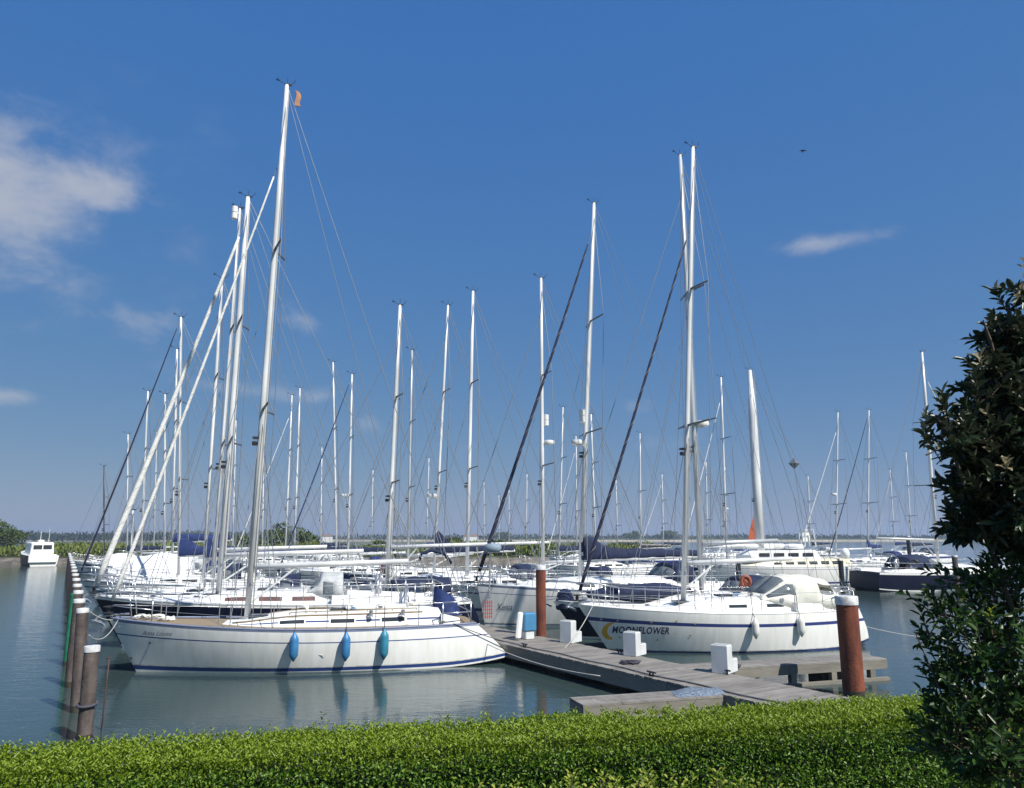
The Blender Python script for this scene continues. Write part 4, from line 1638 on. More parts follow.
# burgee on the front mast
tt = tow(aroot, (0, 0, 0))
q = at_y(291, 97, 21.9)
b = MB()
P = []
for i in range(7):
    t = i / 6
    P.append([q + Vector((.10 + .05 * math.sin(t * 5) + t * .08, 0 + .03 * math.cos(t * 7), .25 - .55 * t)), q + Vector((.24 + .04 * math.sin(t * 6) + t * .1, .06, .20 - .52 * t))])
o = solid([[Vector(x) for x in r] for r in P], .03, 'burgee_flag', TAN, None)
tag(o, 'small limp tan flag hanging at the top of the tallest mast', 'flag')

# radar reflector diamond hoisted in rigging
q = at_y(794, 463.5, 52)
b = MB()
r_ = .40
b.add([q + Vector((r_, 0, 0)), q + Vector((-r_, 0, 0)), q + Vector((0, r_, 0)), q + Vector((0, -r_, 0)), q + Vector((0, 0, r_)), q + Vector((0, 0, -r_))],
      [(0, 2, 4), (2, 1, 4), (1, 3, 4), (3, 0, 4), (2, 0, 5), (1, 2, 5), (3, 1, 5), (0, 3, 5)])
q2 = at_y(752, 385, 57.5)
b.tube([q + Vector((0, 0, r_)), q2], .015, 3)
b.tube([q - Vector((0, 0, r_)), at_y(806, 545, 57.5)], .015, 3)
tag(b.build('hoisted_radar_reflector', mat('dull_metal_sheet', (.30, .31, .30), .35, metal=.6, var=.2)), 'grey diamond shaped radar reflector hoisted on a thin line above the motor sailer', 'radar reflector')
# orange pennant sail
q = at_y(748, 542, 62)
b = MB()
P = [[q + Vector((0, 0, 0)), q + Vector((1.1, 0, 0))], [q + Vector((.25, 0, 1.1)), q + Vector((1.1, .08, 1.1))], [q + Vector((.75, 0, 2.6)), q + Vector((1.1, 0, 2.6))]]
o = solid(P, .03, 'orange_pennant', ORANGE, None)
tag(o, 'orange red triangular cloth standing left of the thick white mast', 'flag')
# orange lifebuoy beside the moon emblem yacht's tent
q = at_y(746, 582, 27.6)
b = MB()
ring = [q + Vector((.16 * math.cos(R(a)), .0, .20 * math.sin(R(a)))) for a in range(-50, 231, 20)]
b.tube(ring, .06, 8)
b.box(q + Vector((0, .03, -.02)), (.32, .08, .36), bev=.03)
b.tube([q + Vector((-.2, .05, .2)), q + Vector((-.2, .05, -1.0))], .02, 5)
tag(b.build('lifebuoy', mat('faded_orange', (.30, .085, .045), .7, var=.15), smooth=True), 'orange horseshoe lifebuoy on the rail behind the moon emblem yacht', 'lifebuoy')

# ------------------------------------------------------------------ piles
PILEB = mat('brown_pile_steel', (0.05, 0.038, 0.033), 0.8, col2=(0.125, 0.10, 0.09), vscale=7, bump=0.6, bscale=14, stretch=(1, 1, .35))


def rust_mat():
    m = mat('rusty_pile_steel', (0.085, 0.024, 0.014), 0.85, col2=(0.23, 0.062, 0.026), vscale=4, bump=0.6, bscale=18, stretch=(1, 1, .3), detail=8)
    return m


RUST = rust_mat()
GREENP = mat('green_pile_paint', (0.01, 0.16, 0.08), .6, var=.25, vscale=4)


WETP = mat('wet_algae_band', (0.022, 0.024, 0.016), 0.4, col2=(0.06, 0.05, 0.035), vscale=8, bump=0.6, bscale=20)


def pile(x, Y, zt, r, m, label, group, capm=CAPM, caph=.09, bands=(), fl=False):
    t = empty('mooring_pile', (x, Y, 0), 0, label, 'mooring pile', group)
    b = MB()
    n = 20
    P = []
    for z in (-1.2, -.2, 0, .13, zt * .5, zt * .8, zt - caph):
        P.append([(r * math.cos(2 * math.pi * k / n), r * math.sin(2 * math.pi * k / n), z) for k in range(n)])
    b.grid(P, close=True)
    b.m = [1 if i < n * 3 else 0 for i in range(len(b.f))]
    b.add(P[-1], [tuple(range(n))])
    b.build('pile_shaft', [m, WETP], t, smooth=True)
    b = MB()
    rc = r * 1.07
    b.lathe([(rc, zt - caph), (rc, zt - .02), (rc * .95, zt), (0.01, zt + .012)], (0, 0, 0), n)
    b.build('pile_cap', capm, t, angle=40)
    for bz in bands:
        b = MB()
        ring = [((r + .03) * math.cos(R(a)), (r + .03) * math.sin(R(a)), bz + .02 * math.sin(R(a))) for a in range(0, 361, 24)]
        b.tube(ring, .028, 5)
        b.build('mooring_ring', ROPED if not fl else mat('rust_ring', (.12, .06, .03), .8), t, smooth=True)
    return t


def gx(Y): return -7.3 - .615 * (Y - 13.6)


gp = 'white capped mooring piles along the left side'
p1 = at_z(84, 742, 0)
t1 = pile(p1.x, p1.y, 1.60, .125, PILEB, 'nearest brown steel mooring pile at left, shortest with rusty ring and white cap', gp, bands=(.05, .62), caph=.10)
p2 = at_z(76, 712, 0)
t2 = pile(p2.x, p2.y, 2.04, .115, PILEB, 'second brown mooring pile from the front, tall and white capped', gp)
t1.rotation_euler = (0, R(-1.0), 0)
t2.rotation_euler = (0, R(-2.4), 0)
words = ['third', 'fourth', 'fifth', 'sixth', 'seventh', 'eighth', 'ninth', 'tenth', 'eleventh', 'twelfth', 'thirteenth', 'fourteenth', 'fifteenth', 'sixteenth']
tops = [(79.5, 599), (78.5, 590.5), (77.5, 584), (76.5, 578.3), (75.5, 573.6), (74.5, 569.8), (74, 566.6), (73, 564), (72.5, 561.6), (71.5, 559.5), (71, 557.6), (70.5, 556), (70, 554.5), (69.5, 553.2)]
for i, (px, py) in enumerate(tops):
    q = at_z(px, py, 2.02)
    pile(q.x, q.y, 2.02, .125, PILEB, words[i] + ' brown white capped mooring pile of the left line, counted from the front', gp)
q = at_z(75.5, 668, 0)
t = pile(at_y(73.6, 600, 21.5).x, 21.5, 1.95, .09, GREENP, 'narrow green post standing among the brown piles of the left line', 'posts by the left piles', capm=GREENP)
b = MB()
q = at_y(100, 742, 14.6)
q.z = -.3
b.tube([(q.x, q.y, -.3), (q.x + .02, q.y, 1.25)], .014, 6)
b.tube([(q.x - .03, q.y, 1.25), (q.x + .05, q.y, 1.27)], .014, 5)
tag(b.build('mooring_rod', mat('rod_rust', (.07, .035, .028), .8, var=.3), smooth=True), 'thin rusty rod standing in the water beside the nearest pile', 'rod')

q = at_y(850.5, 650, 17.6)
pile(q.x, 17.6, 2.17, .235, RUST, 'thick rust red mooring pile with flaking white cap at the right', 'rusty piles by the pontoon', caph=.19)
# flaking strip under cap
q = at_y(541, 610, 23.9)
pile(q.x, 23.9, 2.62, .155, RUST, 'rust brown pile rising through the pontoon beside the blue power box', 'rusty piles by the pontoon', caph=.13)
q = at_y(383, 580, 45)
pile(q.x, 45, 2.2, .17, RUST, 'far brown pile without cap seen behind the mast of the navy bimini yacht', 'rusty piles by the pontoon', capm=RUST)
for (px, Y, zt, lab) in ((842, 49, 2.0, 'black slim pile between the motor sailer and the dark yacht'), (739, 49, 1.9, 'black slim pile beneath the side of the motor sailer'), (957, 46, 2.4, 'grey pile beside the dark yacht, left of the shrub'), (912, 70, 3.6, 'tall dark pile with pale cap behind the dark yacht')):
    q = at_y(px, 580, Y)
    pile(q.x, Y, zt, .16, PILEB if px == 957 else BLACK, lab, 'piles by the far right berths', capm=CAPM if px > 900 else BLACK, caph=.1)

# ------------------------------------------------------------------ pontoon


def wood_mat(name, c1, c2, sc_=(1, 1, 1)):
    m = bpy.data.materials.new(name)
    m.use_nodes = True
    nt = m.node_tree
    N, Lk = nt.nodes, nt.links
    b_ = N['Principled BSDF']
    b_.inputs['Roughness'].default_value = .85
    at = N.new('ShaderNodeNewGeometry')
    tc = N.new('ShaderNodeTexCoord')
    mp = N.new('ShaderNodeMapping')
    mp.inputs['Scale'].default_value = sc_
    Lk.new(tc.outputs['Object'], mp.inputs[0])
    nz = N.new('ShaderNodeTexNoise')
    nz.inputs['Scale'].default_value = 6
    nz.inputs['Detail'].default_value = 8
    nz.inputs['Roughness'].default_value = .65
    Lk.new(mp.outputs[0], nz.inputs['Vector'])
    ad = N.new('ShaderNodeMath')
    ad.operation = 'ADD'
    mu = N.new('ShaderNodeMath')
    mu.operation = 'MULTIPLY'
    mu.inputs[1].default_value = .45
    Lk.new(at.outputs['Random Per Island'], mu.inputs[0])
    Lk.new(mu.outputs[0], ad.inputs[0])
    m2_ = N.new('ShaderNodeMapRange')
    m2_.inputs['From Min'].default_value = .3
    m2_.inputs['From Max'].default_value = .75
    m2_.inputs['To Max'].default_value = .7
    Lk.new(nz.outputs['Fac'], m2_.inputs['Value'])
    Lk.new(m2_.outputs[0], ad.inputs[1])
    mx = N.new('ShaderNodeMix')
    mx.data_type = 'RGBA'
    mx.inputs['A'].default_value = (*c1, 1)
    mx.inputs['B'].default_value = (*c2, 1)
    Lk.new(ad.outputs[0], mx.inputs['Factor'])
    Lk.new(mx.outputs['Result'], b_.inputs['Base Color'])
    bp = N.new('ShaderNodeBump')
    bp.inputs['Strength'].default_value = .5
    bp.inputs['Distance'].default_value = .01
    Lk.new(nz.outputs['Fac'], bp.inputs['Height'])
    Lk.new(bp.outputs[0], b_.inputs['Normal'])
    return m


DOCKW = wood_mat('weathered_planks', (0.105, 0.098, 0.088), (0.27, 0.25, 0.225), (1, .3, 1))
BEAMW = wood_mat('weathered_beam', (0.11, 0.10, 0.085), (0.24, 0.225, 0.19), (.25, 1, 1))
DARKW = wood_mat('wet_dark_timber', (0.03, 0.028, 0.022), (0.07, 0.06, 0.045), (.3, 1, 1))
MESHM = mat('blue_grey_netting', (.13, .17, .22), .9, var=.5, vscale=25, bump=1, bscale=40)


def pontoon(name, a, b_, width, z, label, cat, group=None, beam=.34, plank=.14, plank_along=False, side_m=BEAMW):
    a = Vector(a)
    b_ = Vector(b_)
    d = b_ - a
    L = d.length
    rz = math.atan2(d.y, d.x)
    t = empty(name, (a.x, a.y, 0), rz, label, cat, group)
    pb_ = MB()
    if not plank_along:
        n = int(L / plank)
        for i in range(n):
            x = (i + .5) * L / n
            pb_.box((x, random.uniform(-.012, .012), z - .02 + random.uniform(-.004, .004)), (L / n - .012, width + .04, .04), rz=random.uniform(-.004, .004))
    else:
        n = max(3, int(width / .13))
        for i in range(n):
            y = -width / 2 + (i + .5) * width / n
            k = int(L / 3) + 1
            off = random.random()
            xs_ = [0] + sorted(min(L, max(0, (j + off) * L / k)) for j in range(k)) + [L]
            for x0_, x1_ in zip(xs_, xs_[1:]):
                if x1_ - x0_ > .05: pb_.box(((x0_ + x1_) / 2, y, z - .02 + random.uniform(-.003, .003)), (x1_ - x0_ - .008, width / n - .01, .04))
    pb_.build('deck_planks', DOCKW, t)
    bb = MB()
    for sy in (-1, 1):
        nb = max(1, round(L / 3.2))
        for i in range(nb):
            x0_, x1_ = i * L / nb, (i + 1) * L / nb
            bb.box(((x0_ + x1_) / 2, sy * (width / 2 - .03), z - .045 - beam / 2), (x1_ - x0_ - .012, .07, beam))
    for x in (0.035, L - .035):
        bb.box((x, 0, z - .047 - beam / 2), (.07, width - .14, beam - .01))
    bb.build('edge_beams', side_m, t)
    fl_ = MB()
    nf = max(2, int(L / 2.4))
    for i in range(nf):
        x = (i + .5) * L / nf
        fl_.box((x, 0, z - beam - .25), (.8, width * .6, .5))
    fl_.build('floats', DARKW, t)
    return t


ZD = .50
dN = at_z(751, 700, ZD)
dF = at_z(819, 692, ZD)
mid = (dN + dF) / 2
dd = Vector((-.533, .846, 0)).normalized()
start = mid - dd * 4.0
end = mid + dd * 78
pontoon('main_pontoon', (start.x, start.y), (end.x, end.y), 1.8, ZD, 'long grey plank pontoon running back between the two rows of yachts', 'pontoon', beam=.30)
PT = [o_ for o_ in COL.objects if o_.name == 'main_pontoon'][0]
for (x_, y_) in ((2.2, .78), (6.2, -.78), (6.9, .78), (9.8, -.78), (12.0, .78), (14.5, -.78), (17.0, .78), (20.5, -.78)):
    b = MB()
    b.tube([(x_ - .14, y_, ZD + .09), (x_ + .14, y_, ZD + .09)], .02, 6)
    b.tube([(x_ - .05, y_, ZD), (x_ - .05, y_, ZD + .09)], .02, 6)
    b.tube([(x_ + .05, y_, ZD), (x_ + .05, y_, ZD + .09)], .02, 6)
    b.build('dock_cleat', BLACK, PT, smooth=True)
b = MB()
b.tube([(1.5 + i * .5, .70 + .05 * math.sin(i * 1.3), ZD + .02) for i in range(36)], .016, 5)
b.build('water_hose', SPRD, PT, smooth=True)
# fingers
f1a, f1b = at_z(672, 668, ZD), at_z(874, 656, ZD)
pontoon('finger_pontoon', (f1a.x, f1a.y), (f1b.x, f1b.y), .85, ZD, 'weathered finger pontoon in front of the moon emblem yacht', 'pontoon', 'finger pontoons', plank_along=True, beam=.19)
f2a, f2b = at_z(576, 700, ZD), at_z(722, 690.5, ZD)
pontoon('finger_pontoon', (f2a.x, f2a.y), (f2b.x, f2b.y), .7, ZD - .02, 'short thick edged finger pontoon in the foreground left of the main pontoon', 'pontoon', 'finger pontoons', plank_along=True, beam=.30)
# lower timber whaler beside finger
b = MB()
dv = (f1b - f1a).normalized()
nv = Vector((dv.y, -dv.x, 0))
for k in range(5):
    c_ = f1a.lerp(f1b, .12 + .2 * k) + nv * .36
    b.box((c_.x, c_.y, .02), (.15, .14, .5), rz=math.atan2(dv.y, dv.x))
c_ = f1a.lerp(f1b, .52) + nv * .45
b.box((c_.x, c_.y, .02), ((f1b - f1a).length * .95, .12, .10), rz=math.atan2(dv.y, dv.x))
o = b.build('timber_fender_beam', BEAMW)
tag(o, 'low timber beam at the waterline along the finger pontoon before the moon emblem yacht', 'beam')
# netting heap
c_ = f2a.lerp(f2b, .84)
P = []
for i in range(9):
    row = []
    for j in range(7):
        x, y = (i / 8 - .5), (j / 6 - .5)
        e = max(0, 1 - (2 * x) ** 4) * max(0, 1 - (2 * y) ** 4)
        row.append((c_.x + x * 1.1, c_.y + y * .6 + x * .26, ZD - .015 + e * (.05 + .05 * random.random())))
    P.append(row)
b = MB()
b.grid(P)
tag(b.build('blue_netting', MESHM, smooth=True), 'blue grey netting spread over the end of the short finger pontoon', 'netting')


def step_box(px, py, label, s=1.0, flip=1):
    q = at_z(px, py, ZD)
    rz = math.atan2(-dd.x, dd.y)
    t = empty('boarding_step', (q.x, q.y, ZD), rz + R(20), label, 'boarding step', 'grey plastic boarding steps on the pontoon')
    b = MB()
    b.box((.17 * s, 0, .17 * s), (.34 * s, .46 * s, .34 * s), bev=.012)
    b.build('lower_step', PLAST, t)
    b = MB()
    b.box((-.17 * s, 0, .36 * s), (.33 * s, .46 * s, .72 * s), bev=.012)
    b.build('upper_step', PLAST, t)
    for zz_, xx_ in ((.345, .17), (.725, -.17)):
        b = MB()
        b.box((xx_ * s, 0, zz_ * s), (.29 * s, .40 * s, .012), bev=.003)
        b.build('tread', mat('step_tread', (.35, .36, .36), .8, var=.1), t)
    for k in ():
        b.box((.17 * s, -.18 * s + .12 * k * s, (.345) * s), (.30 * s, .05 * s, .008))
        b.box((-.17 * s, -.18 * s + .12 * k * s, .725 * s), (.29 * s, .05 * s, .008))


step_box(725, 672, 'pale boarding step nearest the camera on the right side of the pontoon', s=.85)
step_box(635, 655, 'pale boarding step in front of the lettering of the moon emblem yacht', s=.82)
step_box(571, 642, 'pale boarding step right of the brown pile', s=.85)
q = at_z(528, 639, ZD)
t = empty('power_pedestal', (q.x, q.y, ZD), R(30), 'blue box on white foot on the pontoon just left of the brown pile', 'power pedestal')
b = MB()
b.box((0, 0, .12), (.30, .26, .24), bev=.02)
b.build('foot', PLAST, t)
b = MB()
b.box((0, 0, .50), (.42, .34, .52), bev=.03)
b.build('box', BOXBLUE, t)
b = MB()
b.box((-.36, -.1, .42), (.18, .12, .78), bev=.04, ry=.12)
b.build('side_panel', GEL, t)
# small coil of rope on the pontoon edge
for (px, py, lab) in ((590, 668, 'dark rope coil on the pontoon near the second boarding step'), (690, 672, 'dark rope heap on the pontoon near the nearest boarding step')):
    q = at_z(px + 40, py - 4, ZD)
    b = MB()
    pts = []
    for i in range(70):
        a = i * .5
        rr = .10 + .10 * ((i * 37) % 11) / 11
        pts.append((q.x + rr * 1.4 * math.cos(a), q.y + rr * math.sin(a), ZD + .015 + .0008 * i))
    b.tube(pts, .012, 5)
    tag(b.build('rope_coil', ROPED, smooth=True), lab, 'rope')

# navy fender ball + small bow boat by the brown pile
q = at_y(565, 599, 27.0)
b = MB()
b.lathe([(.05, -.36), (.30, -.36), (.33, -.30), (.32, .0), (.26, .20), (.15, .32), (.03, .36)], (0, 0, 0), 16)
o = b.build('covered_outboard_engine', NAVYC, smooth=True)
o.location = (q.x, 27.0, q.z)
b = MB()
b.tube([(0, 0, -.36), (0, 0, -.52)], .05, 5)
oo = b.build('bracket', STEEL, o)
tag(o, 'dome shaped navy cover over an engine on the bow rail right of the brown pile', 'outboard engine')
# tender boat with navy side nosing out beside the brown pile
Tn = yacht('Tn', 'small boat with navy hull side and white bow between the brown pile and the moon emblem yacht', 640, (642, 470), 27.0, bow=(548, 618), L=8.2, fb=1.15, bo=.7, hull=NAVYH,
           stripes='sheer', lod=2, genoa=None, boom=0, spreaders=1, mast_r=.05, base_y=600, cabin=(.3, .7, .25, .6), wins=2, masts_back=False) if False else None

# mooring lines


def rope(label, a, b_, sag=.25, r=.012, m=ROPE):
    pts = []
    a, b_ = Vector(a), Vector(b_)
    for i in range(13):
        t = i / 12
        p = a.lerp(b_, t)
        p.z -= sag * 4 * t * (1 - t)
        pts.append(p)
    b = MB()
    b.tube(pts, r, 5)
    tag(b.build('mooring_line', m, smooth=True), label, 'mooring line', 'mooring lines')


sA = tow(aroot, AH.pt(.93, 1, -1) + Vector((0, 0, .05)))
rope('pale line from the stern of the front yacht low over the water to the pontoon', tow(aroot, AH.pt(.97, .45, -1)), at_z(600, 676, ZD), .12)
rope('dark line from the stern of the front yacht up to the pontoon edge', sA, at_z(520, 645, ZD), .05, m=ROPED)
rope('thin slack line along the bow side of the front yacht to the left piles', tow(aroot, AH.pt(.03, 1, -1)), (p2.x + .1, p2.y, 1.5), .25)
rope('second bow line of the front yacht to the third left pile', tow(aroot, AH.pt(.03, 1, 1)), at_z(80, 602, 1.9), .2)
mroot = YACHTS['M'][0]
rope('pale stern line of the moon emblem yacht leading right behind the shrub', tow(mroot, MH.pt(.97, .8, 1)), at_y(1010, 640, 25.5), .35)
rope('bow line of the moon emblem yacht down to the pontoon', tow(mroot, MH.pt(.04, 1, -1)), at_z(565, 648, ZD), .1)
rope('long grey line slung along the side of the front yacht', tow(aroot, AH.pt(.02, .86, -1, .02)), tow(aroot, AH.pt(.52, .42, -1, .03)), .05, r=.008)

# ------------------------------------------------------------------ far motor cruiser on the left
q = at_z(31, 566, 0)
mc = empty('motor_cruiser', (q.x, q.y + 1.5, 0), R(46), 'white motor cruiser with navy hull side seen from astern at far left', 'motor cruiser')
b = MB()
P = []
for (y, w_, zt) in ((-2.2, 1.85, 1.35), (-1.0, 1.95, 1.4), (1.5, 1.95, 1.5), (4.0, 1.5, 1.8), (6.0, .15, 2.1)):
    P.append([(-w_, y, zt), (-w_ * .97, y, .9), (-w_ * .9, y, .15), (-w_ * .7, y, -.3), (w_ * .7, y, -.3), (w_ * .9, y, .15), (w_ * .97, y, .9), (w_, y, zt)])
b.grid(P, 1)
b.add(P[0], [tuple(range(8))], 0)
b.add([P[i][0] for i in range(5)] + [P[i][7] for i in reversed(range(5))], [tuple(range(10))], 0)
b.build('hull', [GEL, NAVYH], mc)
b = MB()
b.box((-.2, -2.35, .95), (3.5, .3, 1.1), bev=.1)
b.build('bathing_platform_screen', GEL2, mc)
b = MB()
P = []
for (y, w_, zt) in ((-1.0, 1.45, 2.9), (-.8, 1.5, 3.1), (2.2, 1.4, 3.1), (3.4, 1.2, 2.0)):
    P.append([(-w_, y, 1.35), (-w_ * .93, y, zt - .1), (-w_ * .8, y, zt), (w_ * .8, y, zt), (w_ * .93, y, zt - .1), (w_, y, 1.35)])
b.grid(P)
b.add(P[0], [tuple(range(6))])
cbn = b.build('cabin', GEL2, mc)
for k in range(2):
    b = MB()
    b.box((-.62 + 1.22 * k, -1.03, 2.45), (1.08, .05, .55), bev=.02)
    b.build('window', GLASS, cbn)
b = MB()
b.lathe([(.3, 0), (.45, .1), (.4, .3), (.1, .35)], (0, .2, 3.1), 12)
b.tube([(.9, 0, 3.1), (.9, 0, 4.9)], .03, 5)
b.tube([(-.1, .2, 3.4), (-.1, .2, 4.5)], .04, 5)
b.build('radar_and_aerial', GEL, mc)
mc.scale = (.88, .88, .92)

# far trees and bushes on the bank
gt = 'bushes and small trees on the far bank'
for (px, py_t, Y, wd, lab) in ((6, 526, 108, 7.5, 'largest leafy tree on the bank at the left edge'), (-14, 520, 112, 9, 'leafy tree cut by the left edge of the view'), (92, 541, 112, 3.5, 'small lone bush on the bank left of the slanting navy headsail'),
                               (283, 522, 110, 8, 'broad round tree on the bank between the two close masts'), (303, 533, 112, 5, 'lower bush right of the round tree on the bank'), (246, 536, 110, 6, 'bush on the bank left of the round tree'),
                               (378, 541, 112, 5, 'small bush on the bank left of the middle masts'), (452, 538, 112, 4, 'narrow bush on the bank by the peaked navy sail cover'), (505, 541, 108, 7, 'low wide bush at the right end of the bank'), (528, 543, 108, 5, 'last small bush of the bank towards open water')):
    q = at_y(px, py_t, Y)
    far_tree('bank_tree', q.x, Y, .8, max(1.6, q.z - .8), wd, lab, gt, n=9, per=120, leaf=.32)
gt2 = 'distant trees on the horizon land'
for (px, py_t, Y, wd, lab) in ((632, 532.5, 650, 17, 'left distant round tree on the horizon left of the navy boom cover'), (666, 532, 650, 20, 'right distant round tree on the horizon above the navy boom cover'), (504, 533, 640, 14, 'distant tree on the horizon near the navy headsail foot'), (980, 534, 660, 20, 'distant tree on the horizon behind the shrub')):
    q = at_y(px, py_t, Y)
    far_tree('distant_tree', q.x, Y, 1.5, q.z - 1.5, wd, lab, gt2, n=7, per=60, leaf=2.0)
for (px, lab) in ((471, 'tiny white building on the far shore near the middle'), (327, 'tiny white building on the far shore left of centre')):
    q = at_y(px, 541, 420)
    t = empty('far_building', (q.x, 420, .5), 0, lab, 'building', 'tiny far buildings')
    b = MB()
    b.box((0, 0, 1.6), (8 if px == 471 else 5, 5, 3.2))
    b.build('wall', GEL2, t)
    b = MB()
    w_ = 4.1 if px == 471 else 2.6
    b.add([(-w_, -2.6, 3.2), (w_, -2.6, 3.2), (w_, 2.6, 3.2), (-w_, 2.6, 3.2), (-w_, 0, 4.6), (w_, 0, 4.6)], [(0, 1, 5, 4), (2, 3, 4, 5), (0, 4, 3), (1, 2, 5), (0, 3, 2, 1)])
    b.build('roof', mat('far_roof', (.18, .13, .11), .8, var=.1), t)
g = MB()
g.grid([[(x, 418 + dy, z) for x in range(-260, 41, 20)] for dy, z in ((-12, -.4), (-6, .5), (8, .6), (14, -.4))])
tag(g.build('far_spit_land', FARM, smooth=True), kind='structure')
# bird
q = at_y(803, 151, 45)
b = MB()
b.add([q + Vector((-.28, 0, .02)), q + Vector((-.05, -.06, .05)), q + Vector((.0, .1, .03)), q + Vector((.28, 0, .02)), q + Vector((.05, -.06, .05)), q + Vector((0, 0, -.03))], [(0, 1, 2), (3, 2, 4), (1, 4, 2), (1, 5, 4), (0, 5, 1), (4, 5, 3)])
b.tube([q + Vector((-.02, -.18, 0)), q, q + Vector((.02, .2, 0))], [.02, .05, .02], 6)
tag(b.build('bird', BLACK), 'tiny dark bird flying high in the sky right of the tallest right mast', 'bird')

# ------------------------------------------------------------------ hedge
ZH = 2.27
hA = at_z(-30, 753, ZH)
hB = at_z(900, 700, ZH)
hd = (hB - hA).normalized()
hn = Vector((hd.y, -hd.x, 0))   # towards camera
HW = .62
hstart = hA - hd * .8
hlen = (hB - hA).length + 2.6
hroot = empty('clipped_hedge', (0, 0, 0), 0, 'clipped bright green hedge running across the foreground', 'hedge')
d3 = np.array(hd)
n3 = np.array(hn)
s3 = np.array(hstart)


def htop(s, w_):
    return np.array([.05 * mn.noise(Vector((a * 1.3, b_ * 2, 1))) + .02 * mn.noise(Vector((a * 6, b_ * 6, 2))) for a, b_ in zip(s, w_)])


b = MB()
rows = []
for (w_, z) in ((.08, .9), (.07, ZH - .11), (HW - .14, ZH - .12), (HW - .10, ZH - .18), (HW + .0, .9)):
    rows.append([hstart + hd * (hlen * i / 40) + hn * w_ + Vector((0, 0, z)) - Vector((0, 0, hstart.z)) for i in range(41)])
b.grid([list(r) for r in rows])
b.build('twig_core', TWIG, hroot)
# top leaves
n = 66000
s = rng.random(n) * hlen
w_ = rng.random(n) * (HW + .06) - .03
z = ZH - .07 + .10 * rng.random(n) + htop(s, w_)
edge = np.clip((np.abs(w_ - HW / 2) - HW / 2 + .08) / .1, 0, 1)
z -= edge * .04
P = s3[None, :] + d3[None, :] * s[:, None] + n3[None, :] * w_[:, None]
P[:, 2] = z
D = unit(rand_dir(n) * .9 + np.array([[0, 0, .75]]))
leaves('top_foliage', P, D, unit(rand_dir(n) + np.array([[0, 0, .9]])), .015 + .011 * rng.random(n), .008 + .005 * rng.random(n), L_YOUNG, hroot, rnd=np.clip(rng.random(n) * .8 + (z - ZH) * 3, 0, 1))
# face leaves
n = 90000
s = rng.random(n) * hlen
h = rng.random(n) ** 1.0 * .95
w_ = HW + .02 + .09 * h - rng.random(n) * .10 + .05 * np.array([mn.noise(Vector((a * 3, b_ * 4, 8))) for a, b_ in zip(s, h)])
P = s3[None, :] + d3[None, :] * s[:, None] + n3[None, :] * w_[:, None]
P[:, 2] = ZH - .03 - h
D = unit(rand_dir(n) + n3[None, :] * .6 + np.array([[0, 0, .3]]))
leaves('face_foliage', P, D, unit(rand_dir(n) * .8 + n3[None, :] * .8 + np.array([[0, 0, .5]])), .016 + .011 * rng.random(n), .010 + .006 * rng.random(n), L_HEDGE, hroot)
# back side leaves
n = 9000
s = rng.random(n) * hlen
h = rng.random(n) * .5
P = s3[None, :] + d3[None, :] * s[:, None] + n3[None, :] * (.03 * rng.random(n) - .04)[:, None]
P[:, 2] = ZH - .02 - h
leaves('back_foliage', P, rand_dir(n), unit(rand_dir(n) - n3[None, :]), .028, .016, L_HEDGE, hroot)
# upright young shoots giving the ragged top
ns = 5200
s = rng.random(ns) * hlen
w_ = rng.random(ns) * HW
hh = .015 + .05 * rng.random(ns) ** 3
PP, DD, RR = [], [], []
for i in range(ns):
    base = s3 + d3 * s[i] + n3 * w_[i]
    lean = rng.normal(size=3) * .22
    lean[2] = 1
    for k in range(5):
        t = (k + .6) / 5
        PP.append([base[0] + lean[0] * hh[i] * t, base[1] + lean[1] * hh[i] * t, ZH + .01 + hh[i] * t])
        a = k * 2.4 + i
        DD.append([math.cos(a) * .8, math.sin(a) * .8, .75])
        RR.append(rng.random() * .6 + .3)
PP, DD = np.array(PP), np.array(DD)
PP[:, 2] += htop(PP[:, 0], PP[:, 1]) * 0
leaves('young_shoots', PP, DD, unit(rand_dir(len(PP)) * .5 + np.array([[0, 0, 1.]])), .020 + .010 * rng.random(len(PP)), .010, L_YOUNG, hroot, rnd=np.array(RR))
# a few long stray shoots
for (px, py, hgt) in ((326, 728, .14), (566, 722, .16), (460, 738, .07), (880, 704, .08), (150, 752, .05)):
    q = at_z(px, py, ZH)
    PP, DD = [], []
    nn = int(hgt / .014)
    for k in range(nn):
        PP.append([q.x + .004 * math.sin(k), q.y - .12, ZH - .01 + k * .014])
        a = k * 2.4
        DD.append([math.cos(a), math.sin(a), .5])
    leaves('stray_shoot', np.array(PP), np.array(DD), unit(rand_dir(nn) * .3 + np.array([[0, 0, 1.]])), .028, .013, L_HEDGE, hroot)

